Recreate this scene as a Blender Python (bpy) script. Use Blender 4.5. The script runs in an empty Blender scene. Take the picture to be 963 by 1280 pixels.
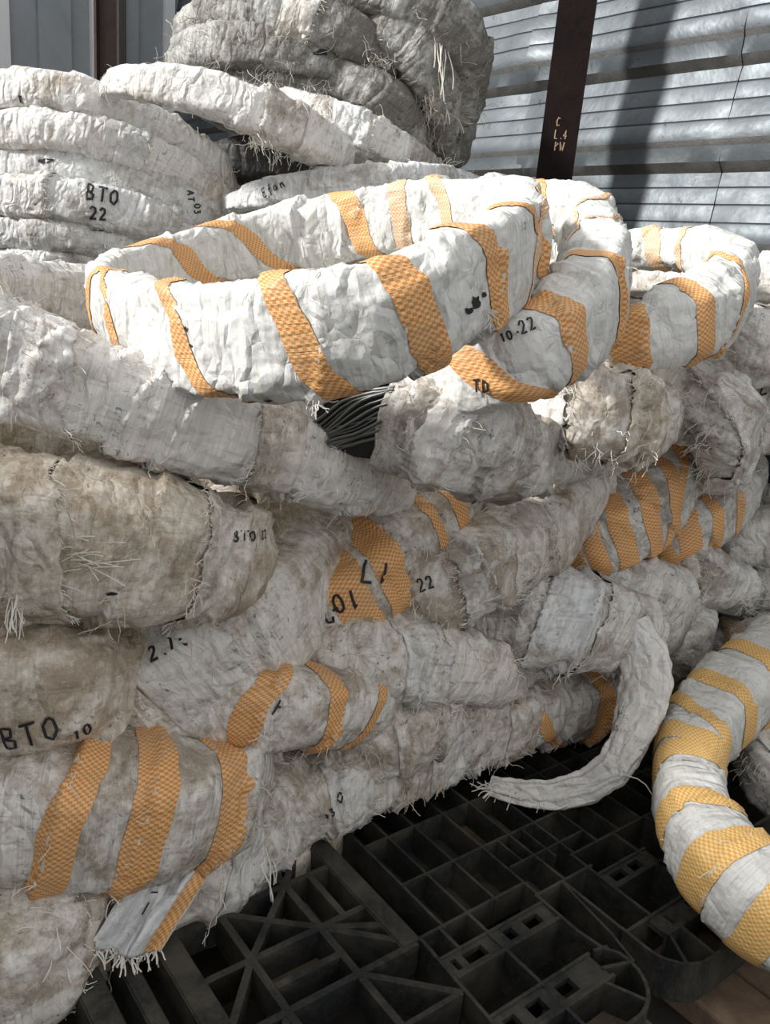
import bpy, math, random, time
import numpy as np
from mathutils import Vector
from mathutils.bvhtree import BVHTree

T0 = time.time()
scene = bpy.context.scene
COL = scene.collection
rnd = random.Random(7)

# ------------------------------------------------------------------ camera
FPX = 1050.0
CAMZ = 1.15                       # pallet deck lies at z = 0.15, floor at z = 0
PITCH, ROLL = math.radians(16.7), math.radians(5.2)
fw = np.array([0, math.cos(PITCH), -math.sin(PITCH)])
r0 = np.array([1.0, 0, 0]); u0 = np.cross(r0, fw)
CR = math.cos(ROLL) * r0 + math.sin(ROLL) * u0
CU = math.cos(ROLL) * u0 - math.sin(ROLL) * r0
CAM = np.array([0, 0, CAMZ])
cam_data = bpy.data.cameras.new('camera')
cam = bpy.data.objects.new('camera', cam_data); COL.objects.link(cam)
from mathutils import Matrix
M = Matrix(((CR[0], CU[0], -fw[0], 0), (CR[1], CU[1], -fw[1], 0), (CR[2], CU[2], -fw[2], CAMZ), (0, 0, 0, 1)))
cam.matrix_world = M
cam_data.sensor_fit = 'HORIZONTAL'; cam_data.sensor_width = 36.0
cam_data.lens = 36.0 * FPX / 963.0
cam_data.clip_start = 0.02; cam_data.clip_end = 100
scene.camera = cam

# ------------------------------------------------------------------ light
world = bpy.data.worlds.new('world'); scene.world = world; world.use_nodes = True
bg = world.node_tree.nodes['Background']
bg.inputs[0].default_value = (0.985, 0.985, 1.0, 1); bg.inputs[1].default_value = 0.84
sun_d = bpy.data.lights.new('sun', 'SUN'); sun = bpy.data.objects.new('sun', sun_d); COL.objects.link(sun)
sun_d.energy = 4.8; sun_d.angle = math.radians(7); sun_d.color = (1.0, 0.98, 0.95)
sun_from = Vector((-1.0, -0.30, 0.62))
sun.rotation_euler = sun_from.to_track_quat('Z', 'Y').to_euler()
scene.view_settings.view_transform = 'Standard'; scene.view_settings.look = 'None'
scene.view_settings.exposure = 0.15; scene.view_settings.gamma = 1.0
scene.view_settings.use_curve_mapping = False

# ------------------------------------------------------------------ helpers
def ray(px, py):
    return fw + CR * (px - 481.5) / FPX - CU * (py - 640) / FPX
def at_y(px, py, Y):
    r = ray(px, py); return CAM + r * (Y / r[1])
def depth(P):
    return float((np.asarray(P) - CAM) @ fw)
def at_z(px, py, z):
    r = ray(px, py); return CAM + r * ((z - CAMZ) / r[2])
B = math.radians(38.5)            # the pallet and the walls share this heading
EU = np.array([math.cos(B), math.sin(B), 0]); EV = np.array([math.sin(B), -math.cos(B), 0])
def W(u, v, z): return EU * u + EV * v + np.array([0, 0, z])

def tag(o, label=None, cat=None, group=None, kind=None):
    if label: o['label'] = label
    if cat: o['category'] = cat
    if group: o['group'] = group
    if kind: o['kind'] = kind
    return o
def empty(name, loc):
    o = bpy.data.objects.new(name, None); o.empty_display_size = 0.05
    o.location = loc; COL.objects.link(o); return o
def mesh_obj(name, verts, faces, mat, parent=None, smooth=False, uv=None):
    me = bpy.data.meshes.new(name)
    verts = np.asarray(verts, dtype=float)
    if parent is not None:
        verts = verts - np.array(parent.location)
    if isinstance(faces, np.ndarray):
        n, k = faces.shape
        me.vertices.add(len(verts)); me.vertices.foreach_set('co', verts.ravel())
        me.loops.add(n * k); me.polygons.add(n)
        me.loops.foreach_set('vertex_index', faces.ravel().astype(np.int32))
        me.polygons.foreach_set('loop_start', np.arange(0, n * k, k, dtype=np.int32))
        me.polygons.foreach_set('loop_total', np.full(n, k, dtype=np.int32))
        me.update(calc_edges=True)
    else:
        me.from_pydata(verts.tolist(), [], faces)
    if uv is not None:
        l = me.uv_layers.new(name='UVMap'); l.data.foreach_set('uv', np.asarray(uv, dtype=float).ravel())
    if smooth:
        me.polygons.foreach_set('use_smooth', np.ones(len(me.polygons), dtype=bool))
    me.materials.append(mat)
    o = bpy.data.objects.new(name, me); COL.objects.link(o)
    if parent is not None: o.parent = parent
    return o
class MB:
    def __init__(s): s.v = []; s.f = []
    def add(s, v, f):
        n = len(s.v); s.v += [tuple(p) for p in v]; s.f += [tuple(i + n for i in q) for q in f]
    def hexa(s, p):               # p: 4 bottom then 4 top points
        s.add(p, [(3, 2, 1, 0), (4, 5, 6, 7), (0, 1, 5, 4), (1, 2, 6, 5), (2, 3, 7, 6), (3, 0, 4, 7)])
    def box_uv(s, u0, u1, v0, v1, z0, z1):
        c = [(u0, v0), (u0, v1), (u1, v1), (u1, v0)]
        s.hexa([W(u, v, z0) for u, v in c] + [W(u, v, z1) for u, v in c])
    def rib(s, a, b, t, z0, z1):  # upright rib between two (u, v) points
        a = np.array(a, float); b = np.array(b, float); d = b - a; d /= max(1e-9, np.hypot(*d))
        n = np.array([-d[1], d[0]]) * t / 2
        a = a - d * t * .45; b = b + d * t * .45; z1 = z1 - rnd.random() * .0012; z0 = z0 + rnd.random() * .001
        c = [a - n, a + n, b + n, b - n]
        s.hexa([W(q[0], q[1], z0) for q in c] + [W(q[0], q[1], z1) for q in c])
    def path(s, pts, t, z0, z1):
        for a, b in zip(pts[:-1], pts[1:]): s.rib(a, b, t, z0, z1)
    def build(s, name, mat, parent=None, smooth=False): return mesh_obj(name, s.v, s.f, mat, parent, smooth)

# gradient noise, vectorised
_perm = np.random.RandomState(3).permutation(256); _perm = np.concatenate([_perm, _perm, _perm])
_g = np.random.RandomState(5).normal(size=(256, 3)); _g /= np.linalg.norm(_g, axis=1)[:, None]
def noise(x, y, z):
    x, y, z = np.broadcast_arrays(x, y, z)
    xi = np.floor(x).astype(int); yi = np.floor(y).astype(int); zi = np.floor(z).astype(int)
    xf, yf, zf = x - xi, y - yi, z - zi
    f = lambda t: t * t * t * (t * (t * 6 - 15) + 10)
    u, v, w = f(xf), f(yf), f(zf)
    def h(a, b, c):
        i = _perm[_perm[_perm[(xi + a) & 255] + ((yi + b) & 255)] + ((zi + c) & 255)]
        g = _g[i]; return g[..., 0] * (xf - a) + g[..., 1] * (yf - b) + g[..., 2] * (zf - c)
    L = lambda a, b, t: a + (b - a) * t
    return 1.5 * L(L(L(h(0, 0, 0), h(1, 0, 0), u), L(h(0, 1, 0), h(1, 1, 0), u), v),
                   L(L(h(0, 0, 1), h(1, 0, 1), u), L(h(0, 1, 1), h(1, 1, 1), u), v), w)

# ------------------------------------------------------------------ materials
class NT:
    def __init__(s, name):
        s.m = bpy.data.materials.new(name); s.m.use_nodes = True; s.t = s.m.node_tree
        s.b = s.t.nodes['Principled BSDF']
    def n(s, typ, **kw):
        nd = s.t.nodes.new(typ)
        for k, v in kw.items():
            if k.startswith('i_'):
                key = k[2:]; nd.inputs[int(key) if key.isdigit() else key.replace('_', ' ')].default_value = v
            else: setattr(nd, k, v)
        return nd
    def l(s, a, b): s.t.links.new(a, b)
    def noise(s, vec, scale, detail=4, rough=0.6, dist=0.0):
        nd = s.n('ShaderNodeTexNoise'); nd.inputs['Scale'].default_value = scale
        nd.inputs['Detail'].default_value = detail; nd.inputs['Roughness'].default_value = rough
        nd.inputs['Distortion'].default_value = dist
        if vec is not None: s.l(vec, nd.inputs['Vector'])
        return nd.outputs[0]
    def ramp(s, fac, p0, p1, c0=0.0, c1=1.0):
        nd = s.n('ShaderNodeMapRange'); nd.inputs[1].default_value = p0; nd.inputs[2].default_value = p1
        nd.inputs[3].default_value = c0; nd.inputs[4].default_value = c1; s.l(fac, nd.inputs[0]); return nd.outputs[0]
    def mix(s, fac, a, b, mode='MIX'):
        nd = s.n('ShaderNodeMix', data_type='RGBA', blend_type=mode)
        if isinstance(fac, float): nd.inputs[0].default_value = fac
        else: s.l(fac, nd.inputs[0])
        for i, c in ((6, a), (7, b)):
            if isinstance(c, tuple): nd.inputs[i].default_value = (*c, 1)
            else: s.l(c, nd.inputs[i])
        return nd.outputs[2]
    def math(s, op, a, b=None):
        nd = s.n('ShaderNodeMath', operation=op)
        for i, c in ((0, a), (1, b)):
            if c is None: continue
            if isinstance(c, (int, float)): nd.inputs[i].default_value = c
            else: s.l(c, nd.inputs[i])
        return nd.outputs[0]
    def mapping(s, vec, scale, rot=(0, 0, 0)):
        nd = s.n('ShaderNodeMapping'); nd.inputs['Scale'].default_value = scale; nd.inputs['Rotation'].default_value = rot
        s.l(vec, nd.inputs['Vector']); return nd.outputs[0]
    def bump(s, h, strength, dist, prev=None):
        nd = s.n('ShaderNodeBump'); nd.inputs['Strength'].default_value = strength; nd.inputs['Distance'].default_value = dist
        s.l(h, nd.inputs['Height'])
        if prev is not None: s.l(prev, nd.inputs['Normal'])
        return nd.outputs[0]
    def fin(s, col, rough=0.6, normal=None, metal=0.0, spec=None):
        b = s.b
        if isinstance(col, tuple): b.inputs['Base Color'].default_value = (*col, 1)
        else: s.l(col, b.inputs['Base Color'])
        if isinstance(rough, float): b.inputs['Roughness'].default_value = rough
        else: s.l(rough, b.inputs['Roughness'])
        if isinstance(metal, float): b.inputs['Metallic'].default_value = metal
        else: s.l(metal, b.inputs['Metallic'])
        if spec is not None: b.inputs['Specular IOR Level'].default_value = spec
        if normal is not None: s.l(normal, b.inputs['Normal'])
        return s.m
def coords(k, scatter=True):
    tc = k.n('ShaderNodeTexCoord'); obj = tc.outputs['Object']
    if scatter:
        oi = k.n('ShaderNodeObjectInfo'); ad = k.n('ShaderNodeVectorMath', operation='ADD')
        sc = k.n('ShaderNodeVectorMath', operation='SCALE'); sc.inputs['Scale'].default_value = 37.0
        cb = k.n('ShaderNodeCombineXYZ')
        for i in range(3): k.l(oi.outputs['Random'], cb.inputs[i])
        k.l(cb.outputs[0], sc.inputs[0]); k.l(obj, ad.inputs[0]); k.l(sc.outputs[0], ad.inputs[1]); obj = ad.outputs[0]
    return obj, tc.outputs['UV']
def weave(k, uv, cell):
    """+1/-1 checker of flat tapes, cell in metres"""
    ch = k.n('ShaderNodeTexChecker'); ch.inputs['Scale'].default_value = 1.0 / cell
    ch.inputs[1].default_value = (1, 1, 1, 1); ch.inputs[2].default_value = (0, 0, 0, 1)
    k.l(uv, ch.inputs['Vector']); return ch.outputs[0]
def cloth(name, base, pale, dirt, amount, spots=0.5, rough=0.62):
    k = NT(name); obj, uv = coords(k)
    big = k.noise(obj, 6.5, 6, 0.66, 0.5)
    mid = k.noise(obj, 21.0, 5, 0.68, 0.6)
    streak = k.noise(k.mapping(uv, (95, 8, 1)), 1.0, 5, 0.65, 0.6)
    fibre = k.noise(k.mapping(uv, (420, 14, 1)), 1.0, 3, 0.6, 0.3)
    along = k.noise(k.mapping(uv, (9, 170, 1)), 1.0, 4, 0.62, 0.3)
    fine = k.noise(obj, 64.0, 5, 0.72, 0.5)
    grain = k.noise(obj, 300.0, 3, 0.65)
    c = k.mix(k.ramp(streak, 0.38, 0.66), base, pale)
    # brown soiling in broad blotches broken up by finer noise
    dm = k.math('ADD', k.math('MULTIPLY', big, 0.62), k.math('ADD', k.math('MULTIPLY', mid, 0.26), k.math('MULTIPLY', fine, 0.22)))
    lo = 0.665 - amount * 0.26
    c = k.mix(k.math('MULTIPLY', k.ramp(dm, lo, lo + 0.11), 0.82), c, dirt)
    rub = k.math('MULTIPLY', k.ramp(along, 0.52, 0.70), k.ramp(mid, 0.42, 0.62))
    c = k.mix(k.math('MULTIPLY', rub, 0.30 + 0.65 * amount), c, tuple(x * 0.62 for x in dirt))
    smear = k.math('MULTIPLY', k.ramp(k.noise(k.mapping(uv, (60, 22, 1)), 1.0, 5, 0.7, 1.0), 0.57, 0.70), k.ramp(big, 0.40, 0.60))
    c = k.mix(k.math('MULTIPLY', smear, 0.25 + 0.6 * amount), c, tuple(x * 0.55 for x in dirt))
    c = k.mix(k.math('MULTIPLY', k.ramp(fibre, 0.52, 0.70), 0.42), c, tuple(x * 0.75 for x in dirt))
    c = k.mix(k.math('MULTIPLY', k.ramp(grain, 0.52, 0.78), 0.30), c, tuple(min(1, x * 1.2) for x in pale))
    sp = k.noise(obj, 100.0, 3, 0.6, 1.0); clus = k.noise(obj, 9.0, 3, 0.5)
    spk = k.math('MULTIPLY', k.ramp(sp, 0.61, 0.66), k.ramp(clus, 0.46, 0.58))
    c = k.mix(k.math('MULTIPLY', spk, spots), c, (0.035, 0.03, 0.025))
    # relief: long folds across the strip, small crumples and the tape weave
    nz = k.n('ShaderNodeTexNoise'); nz.inputs['Scale'].default_value = 12.0; nz.inputs['Detail'].default_value = 3; k.l(obj, nz.inputs['Vector'])
    def wob(vec, amt):
        s2 = k.n('ShaderNodeVectorMath', operation='SCALE'); s2.inputs['Scale'].default_value = amt; k.l(nz.outputs[1], s2.inputs[0])
        ad = k.n('ShaderNodeVectorMath', operation='ADD'); k.l(vec, ad.inputs[0]); k.l(s2.outputs[0], ad.inputs[1]); return ad.outputs[0]
    fold = k.n('ShaderNodeTexVoronoi', feature='DISTANCE_TO_EDGE'); fold.inputs['Scale'].default_value = 1.0
    k.l(wob(k.mapping(uv, (34, 8, 1)), 2.2), fold.inputs['Vector'])
    crump = k.n('ShaderNodeTexVoronoi', feature='F1'); crump.inputs['Scale'].default_value = 30.0; k.l(wob(obj, 0.10), crump.inputs['Vector'])
    nrm = k.bump(k.ramp(fold.outputs[0], 0.0, 0.26), 0.60, 0.006)
    nrm = k.bump(crump.outputs[0], 0.22, 0.010, nrm)
    nrm = k.bump(fine, 0.30, 0.004, nrm)
    nrm = k.bump(fibre, 0.16, 0.002, nrm)
    nrm = k.bump(weave(k, uv, 0.0028), 0.10, 0.0008, nrm)
    return k.fin(c, rough, nrm, spec=0.4)
def orange(name, ca, cb, dirt, amount):
    k = NT(name); obj, uv = coords(k)
    ch = weave(k, uv, 0.0043)
    c = k.mix(ch, ca, cb)
    big = k.noise(obj, 16.0, 5, 0.65, 0.4)
    c = k.mix(k.math('MULTIPLY', k.ramp(big, 0.45, 0.75), amount), c, dirt)
    sp = k.noise(obj, 90.0, 2, 0.5, 1.0)
    c = k.mix(k.math('MULTIPLY', k.ramp(sp, 0.70, 0.78), 0.5), c, (0.06, 0.04, 0.02))
    nrm = k.bump(k.noise(k.mapping(uv, (110, 14, 1)), 1.0, 3, 0.55, 1.0), 0.5, 0.005)
    nrm = k.bump(ch, 0.25, 0.001, nrm)
    return k.fin(c, 0.5, nrm, spec=0.4)
MAT = {
 'white': cloth('white_woven_sack', (0.70, 0.68, 0.645), (0.83, 0.82, 0.80), (0.40, 0.335, 0.26), 0.44, 0.6, 0.5),
 'clean': cloth('clean_woven_sack', (0.66, 0.66, 0.62), (0.78, 0.78, 0.76), (0.42, 0.38, 0.30), 0.15, 0.3, 0.5),
 'soiled': cloth('soiled_woven_sack', (0.68, 0.64, 0.575), (0.80, 0.78, 0.74), (0.30, 0.235, 0.165), 0.58, 0.7),
 'brown': cloth('brown_stained_sack', (0.67, 0.605, 0.51), (0.80, 0.755, 0.68), (0.33, 0.25, 0.165), 0.66, 0.6),
 'grey': cloth('grey_dusty_sack', (0.64, 0.62, 0.58), (0.77, 0.76, 0.73), (0.26, 0.22, 0.17), 0.54, 0.7),
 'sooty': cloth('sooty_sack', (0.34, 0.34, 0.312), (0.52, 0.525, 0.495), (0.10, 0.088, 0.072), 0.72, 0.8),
 'pale': cloth('pale_bluish_sack', (0.66, 0.67, 0.665), (0.79, 0.80, 0.80), (0.33, 0.295, 0.25), 0.48, 0.5),
 'band': orange('orange_woven_band', (0.64, 0.262, 0.062), (0.81, 0.52, 0.26), (0.40, 0.29, 0.19), 0.45),
 'band_new': orange('yellow_orange_woven_band', (0.74, 0.38, 0.085), (0.86, 0.62, 0.28), (0.55, 0.42, 0.24), 0.25),
 'band_pale': orange('pale_orange_band', (0.66, 0.36, 0.17), (0.78, 0.60, 0.42), (0.55, 0.48, 0.40), 0.5),  # paler orange for some of the bands
}
def plain(name, c, rough=0.7, metal=0.0): return NT(name).fin(c, rough, None, metal)
MAT['black'] = cloth('gap_shade_sack', (0.035, 0.034, 0.033), (0.075, 0.073, 0.07), (0.012, 0.011, 0.010), 0.6)  # near-black cloth colour stands in for the shade inside the gap
MAT['ink'] = plain('black_marker_ink', (0.015, 0.015, 0.018), 0.6)
MAT['thread'] = plain('frayed_sack_thread', (0.70, 0.67, 0.60), 0.6)
MAT['thread_dark'] = plain('dirty_sack_thread', (0.36, 0.31, 0.25), 0.7)
MAT['thread_brown'] = plain('straw_coloured_thread', (0.55, 0.46, 0.34), 0.7)
MAT['wire'] = plain('galvanised_wire', (0.22, 0.23, 0.22), 0.45, 0.8)
MAT['void'] = plain('dark_wire_bundle', (0.02, 0.02, 0.02), 0.8)
def plastic():
    k = NT('dusty_black_plastic'); obj, uv = coords(k, False)
    d = k.noise(obj, 9.0, 6, 0.7, 0.5); g = k.noise(obj, 120.0, 3, 0.6)
    c = k.mix(k.ramp(d, 0.42, 0.75), (0.016, 0.0175, 0.017), (0.090, 0.082, 0.064))
    c = k.mix(k.math('MULTIPLY', k.ramp(g, 0.5, 0.8), 0.35), c, (0.10, 0.10, 0.09))
    return k.fin(c, 0.6, k.bump(g, 0.25, 0.002), spec=0.35)
MAT['plastic'] = plastic()
def dirtmat(name, a, b, sc=14.0, rough=0.9, spec=None):
    k = NT(name); obj, uv = coords(k, False)
    c = k.mix(k.ramp(k.noise(obj, sc, 6, 0.7, 0.6), 0.35, 0.7), a, b)
    return k.fin(c, rough, k.bump(k.noise(obj, sc * 6, 4), 0.4, 0.004), spec=spec)
MAT['dirt'] = dirtmat('brown_dust', (0.05, 0.038, 0.026), (0.13, 0.09, 0.055))
MAT['floor'] = dirtmat('dirty_concrete', (0.018, 0.016, 0.014), (0.05, 0.043, 0.034), 5.0)
def woodmat():
    k = NT('weathered_board'); obj, uv = coords(k)
    g = k.noise(k.mapping(obj, (3, 3, 3)), 4.0, 6, 0.7, 1.0); f = k.noise(obj, 40.0, 4, 0.7)
    c = k.mix(k.ramp(g, 0.35, 0.7), (0.15, 0.10, 0.065), (0.30, 0.21, 0.14))
    c = k.mix(k.math('MULTIPLY', k.ramp(f, 0.5, 0.8), 0.5), c, (0.08, 0.06, 0.045))
    return k.fin(c, 0.8, k.bump(f, 0.3, 0.003))
MAT['wood'] = woodmat()
def sheetmat():
    k = NT('galvanised_cladding'); obj, uv = coords(k, False)
    n1 = k.noise(obj, 2.2, 5, 0.6, 0.5); n2 = k.noise(obj, 26.0, 5, 0.7, 0.4); n3 = k.noise(obj, 34.0, 2, 0.5, 0.8)
    c = k.mix(k.ramp(n1, 0.35, 0.7), (0.098, 0.113, 0.124), (0.160, 0.178, 0.190))
    c = k.mix(k.math('MULTIPLY', k.ramp(n2, 0.52, 0.75), 0.45), c, (0.085, 0.085, 0.08))
    c = k.mix(k.math('MULTIPLY', k.ramp(n3, 0.70, 0.74), 0.8), c, (0.07, 0.06, 0.05))
    return k.fin(c, k.ramp(n2, 0.3, 0.8, 0.40, 0.62), k.bump(n1, 0.35, 0.03), 0.45, spec=0.4)
MAT['sheet'] = sheetmat()
MAT['sheet_rib'] = dirtmat('dusty_shaded_rib', (0.05, 0.05, 0.047), (0.085, 0.083, 0.076), 20.0, 0.6)  # dust tone, with the underside shade of the ribs put into the colour
MAT['panel'] = dirtmat('grey_painted_panel', (0.26, 0.285, 0.30), (0.33, 0.355, 0.375), 3.0, 0.5)
MAT['panel_trim'] = dirtmat('off_white_trim', (0.72, 0.73, 0.73), (0.80, 0.80, 0.79), 3.0, 0.5)
MAT['steel'] = dirtmat('dark_brown_steel', (0.005, 0.0036, 0.0034), (0.016, 0.008, 0.007), 9.0, 0.7, 0.12)
MAT['rust'] = dirtmat('rusty_brown_steel', (0.035, 0.020, 0.016), (0.075, 0.042, 0.034), 9.0, 0.6)
MAT['scratch'] = plain('pale_scratch', (0.42, 0.28, 0.18), 0.7)
MAT['bolt'] = plain('screw_head', (0.35, 0.36, 0.35), 0.4, 0.8)

# ------------------------------------------------------------------ setting
fl = MB(); fl.add([(-8, -3, 0), (8, -3, 0), (8, 9, 0), (-8, 9, 0)], [(0, 1, 2, 3)])
tag(fl.build('floor', MAT['floor']), 'dark dirty floor under the pallet', kind='structure')

UW = 2.5                                     # plane of the cladding wall
def wall_hit(px, py):
    r = ray(px, py); t = UW / (r @ EU); P = CAM + r * t; return float(P @ EV), float(P[2])
vC = wall_hit(222, 60)[0]                    # corner with the panelled wall
wr = empty('wall_right', W(UW, -2.0, 0)); tag(wr, 'corrugated galvanised cladding wall with horizontal ribs and dents', kind='structure')
PITCHZ = 0.30
zC = wall_hit(963, 78)[1]                    # a rib the photograph shows
def profile():
    """(z, out, tag) from the bottom up: stepped weatherboard-like sheet, steps face down"""
    pts = []; z = zC - PITCHZ * 6
    while z < zC + PITCHZ * 6:
        p = PITCHZ
        pts += [(z, .0, 0), (z + .030, .022, 1), (z + .075, .023, 0), (z + .094, .030, 1)]
        for q in (.50, .68, .85):
            o = .030 * (1 - (q - .31) / .69)
            pts += [(z + q * p - .004, o, 0), (z + q * p, o - .003, 0), (z + q * p + .004, o, 0)]
        z += p
    return [q for q in pts if q[0] > 0.02]
PRO = profile()
seams = [vC, wall_hit(660, 150)[0], wall_hit(905, 150)[0], wall_hit(1150, 150)[0], 1.2]
for si in range(len(seams) - 1):
    v0, v1 = seams[si], seams[si + 1] + (0.03 if si < 3 else 0)
    n = max(8, int((v1 - v0) / 0.03)); vs = np.linspace(v0, v1, n)
    zz = np.array([p[0] for p in PRO]); oo = np.array([p[1] for p in PRO])
    V, Z = np.meshgrid(vs, zz, indexing='ij'); O = np.broadcast_to(oo, V.shape).copy()
    O += 0.010 * noise(V * 1.3, Z * 1.6, 7.3 + 0 * V) + 0.0025 * noise(V * 9, Z * 5, 3.1 + 0 * V)
    for ed in (v0, v1):                      # the lapped edges are beaten and dented
        wgt = np.exp(-((V - ed) / 0.16) ** 2)
        O += wgt * (0.042 * np.maximum(0, noise(V * 3, Z * 4.2, 5.5 + ed * 3.7 + 0 * V)) - 0.016 * np.abs(noise(V * 5, Z * 6, 9.5 + ed * 2.3 + 0 * V)))
    O += 0.003 * (si % 2)
    P = EU * (UW - O[..., None]) + EV * V[..., None]; P[..., 2] += Z
    nj = len(zz); I, J = np.meshgrid(np.arange(n - 1), np.arange(nj - 1), indexing='ij')
    k0 = (I * nj + J).ravel(); F = np.stack([k0, k0 + nj, k0 + nj + 1, k0 + 1], 1)
    o = mesh_obj('cladding_sheet', P.reshape(-1, 3), F, MAT['sheet'], wr, True)
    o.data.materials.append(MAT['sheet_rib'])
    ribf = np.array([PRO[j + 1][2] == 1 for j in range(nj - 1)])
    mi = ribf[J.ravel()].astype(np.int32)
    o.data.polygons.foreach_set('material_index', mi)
    me = o.data; me.set_sharp_from_angle(angle=math.radians(35))

wl = empty('wall_back', W(0.8, vC, 0)); tag(wl, 'grey painted wall of upright ribbed panels', kind='structure')
def leftwall_u(px, py=50):
    r = ray(px, py); t = vC / (r @ EV); return float((r * t) @ EU)
edges = [-1100, -800, -560, -380, -240, -140, -60, 12, 47, 88, 112, 127, 152, 172, 204, 216, 222]
us = [leftwall_u(p) for p in edges]
for i in range(len(us) - 1):
    a, b = us[i], us[i + 1]; m = MB()
    out = [0.0, .03, .0, .035, .0, .05, .07, .03, .0, .04, .015][(i - 5) % 11]
    m.box_uv(a, b - 0.004, vC - 0.02, vC + out, 0.0, 3.2)
    trim = i in (3, 6, 10, 14)
    m.build('edge_trim' if trim else 'wall_panel', MAT['panel_trim'] if trim else MAT['panel'], wl)
# unseen low wall added at left, shading the lower coils from the sun
sw = empty('added_shade_wall', W(-1.5, -2, 0)); tag(sw, 'unseen low grey wall added at left to shade the lower coils', kind='structure')
for i in range(7):
    m = MB(); v0 = -5.2 + i * 1.0; m.box_uv(-1.55, -1.5, v0, v0 + .985, 0, 2.06); m.build('wall_panel', MAT['panel'], sw)
pp = at_y(138, 50, 4.55)
m = MB(); w = 0.055
for sx in (-1, 1):
    m.hexa([(pp[0] + sx * w + a * .006, pp[1] + b * w, z) for z in (0, 3.2) for a, b in ((-1, -1), (1, -1), (1, 1), (-1, 1))])
m.hexa([(pp[0] + a * w, pp[1] - .004 + b * .004, z) for z in (0, 3.2) for a, b in ((-1, -1), (1, -1), (1, 1), (-1, 1))])
tag(m.build('steel_post', MAT['rust']), 'rusty brown steel post before the grey panelled wall at far left', 'post')

# the dark H column
cp = at_y(696, 200, 3.0)
col = empty('steel_column', (cp[0], cp[1], 0)); tag(col, 'dark brown steel column standing before the corrugated wall', 'column')
th = math.radians(-9); ex = np.array([math.cos(th), math.sin(th), 0]); ey = np.array([-math.sin(th), math.cos(th), 0])
def colbox(x0, x1, y0, y1, name, z0=0.0, z1=2.8):
    m = MB(); c = [(x0, y0), (x1, y0), (x1, y1), (x0, y1)]
    base = np.array([cp[0], cp[1], 0])
    m.hexa([base + ex * x + ey * y + np.array([0, 0, z]) for z in (z0, z1) for x, y in c])
    return m.build(name, MAT['steel'], col)
colbox(-.058, .058, -.060, -.050, 'flange'); colbox(-.058, .058, .050, .060, 'flange'); colbox(-.004, .004, -.05, .05, 'web')
colbox(-.09, .09, -.09, .09, 'base_plate', 0, .012)

# ------------------------------------------------------------------ stroke lettering
FONT = {
 '0': [[(.5, 1), (.15, .8), (.1, .4), (.3, .03), (.6, .03), (.85, .35), (.8, .8), (.5, 1)]],
 '1': [[(.35, .8), (.55, 1), (.5, 0)]],
 '2': [[(.1, .75), (.35, 1), (.75, .9), (.75, .6), (.1, .02), (.9, .05)]],
 '3': [[(.1, .95), (.7, .95), (.4, .58), (.8, .35), (.5, .02), (.1, .1)]],
 '4': [[(.6, 0), (.6, 1), (.1, .35), (.9, .35)]],
 '7': [[(.1, .95), (.85, .95), (.4, 0)]],
 'A': [[(.05, 0), (.45, 1), (.9, 0)], [(.2, .35), (.75, .38)]],
 'B': [[(.15, 0), (.15, 1), (.7, .9), (.6, .55), (.15, .52), (.8, .35), (.7, .03), (.15, 0)]],
 'T': [[(0, .95), (1, 1)], [(.5, .97), (.48, 0)]],
 'O': [[(.5, 1), (.1, .7), (.15, .2), (.55, 0), (.9, .35), (.8, .85), (.5, 1)]],
 'D': [[(.15, 0), (.15, 1), (.8, .75), (.8, .2), (.15, 0)]],
 'R': [[(.15, 0), (.15, 1), (.75, .85), (.6, .5), (.15, .5), (.85, 0)]],
 'E': [[(.8, .95), (.1, .9), (.15, .5), (.7, .52)], [(.15, .5), (.1, 0), (.85, .05)]],
 'L': [[(.2, 1), (.2, 0), (.8, 0)]], 'P': [[(.15, 0), (.15, 1), (.8, .8), (.15, .45)]],
 'W': [[(0, 1), (.25, 0), (.5, .7), (.75, 0), (1, 1)]],
 'C': [[(.85, .85), (.5, 1), (.15, .6), (.3, .05), (.85, .15)]],
 'f': [[(.8, .95), (.5, .9), (.45, -.2)], [(.15, .5), (.8, .55)]],
 'a': [[(.75, .5), (.3, .55), (.15, .15), (.5, .05), (.75, .5), (.85, 0)]],
 'n': [[(.15, .55), (.2, 0)], [(.2, .4), (.55, .58), (.75, 0)]],
 'm': [[(.05, 0), (.15, .55), (.35, .5), (.4, 0)], [(.4, .45), (.7, .55), (.8, 0)]],
 '-': [[(.2, .5), (.75, .5)]], '+': [[(.1, .5), (.9, .5)], [(.5, .9), (.5, .1)]], '.': [[(.4, 0), (.5, .08)]],
 '~': [[(0, .3), (.4, .45), (.75, .6), (1.3, .9)], [(.75, .6), (1.1, .45)]], '_': [[(0, .0), (1.0, .06)]], ' ': [],
}
def strokes(text, size):
    out = []; x = 0.0
    for ch in text:
        for st in FONT.get(ch, []):
            out.append([(x + p[0] * .62 * size, p[1] * size) for p in st])
        x += size * (.8 if ch not in '.- ' else .55)
    return [[(p[0] - x / 2, p[1] - size / 2) for p in st] for st in out]
def ribbon(pts, nrm, w):
    pts = np.array(pts); nrm = np.array(nrm); t = np.gradient(pts, axis=0)
    sd = np.cross(nrm, t); sd /= np.maximum(1e-9, np.linalg.norm(sd, axis=1))[:, None]
    v = np.concatenate([pts - sd * w / 2, pts + sd * w / 2]); n = len(pts)
    return v, [(i, i + 1, n + i + 1, n + i) for i in range(n - 1)]
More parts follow.
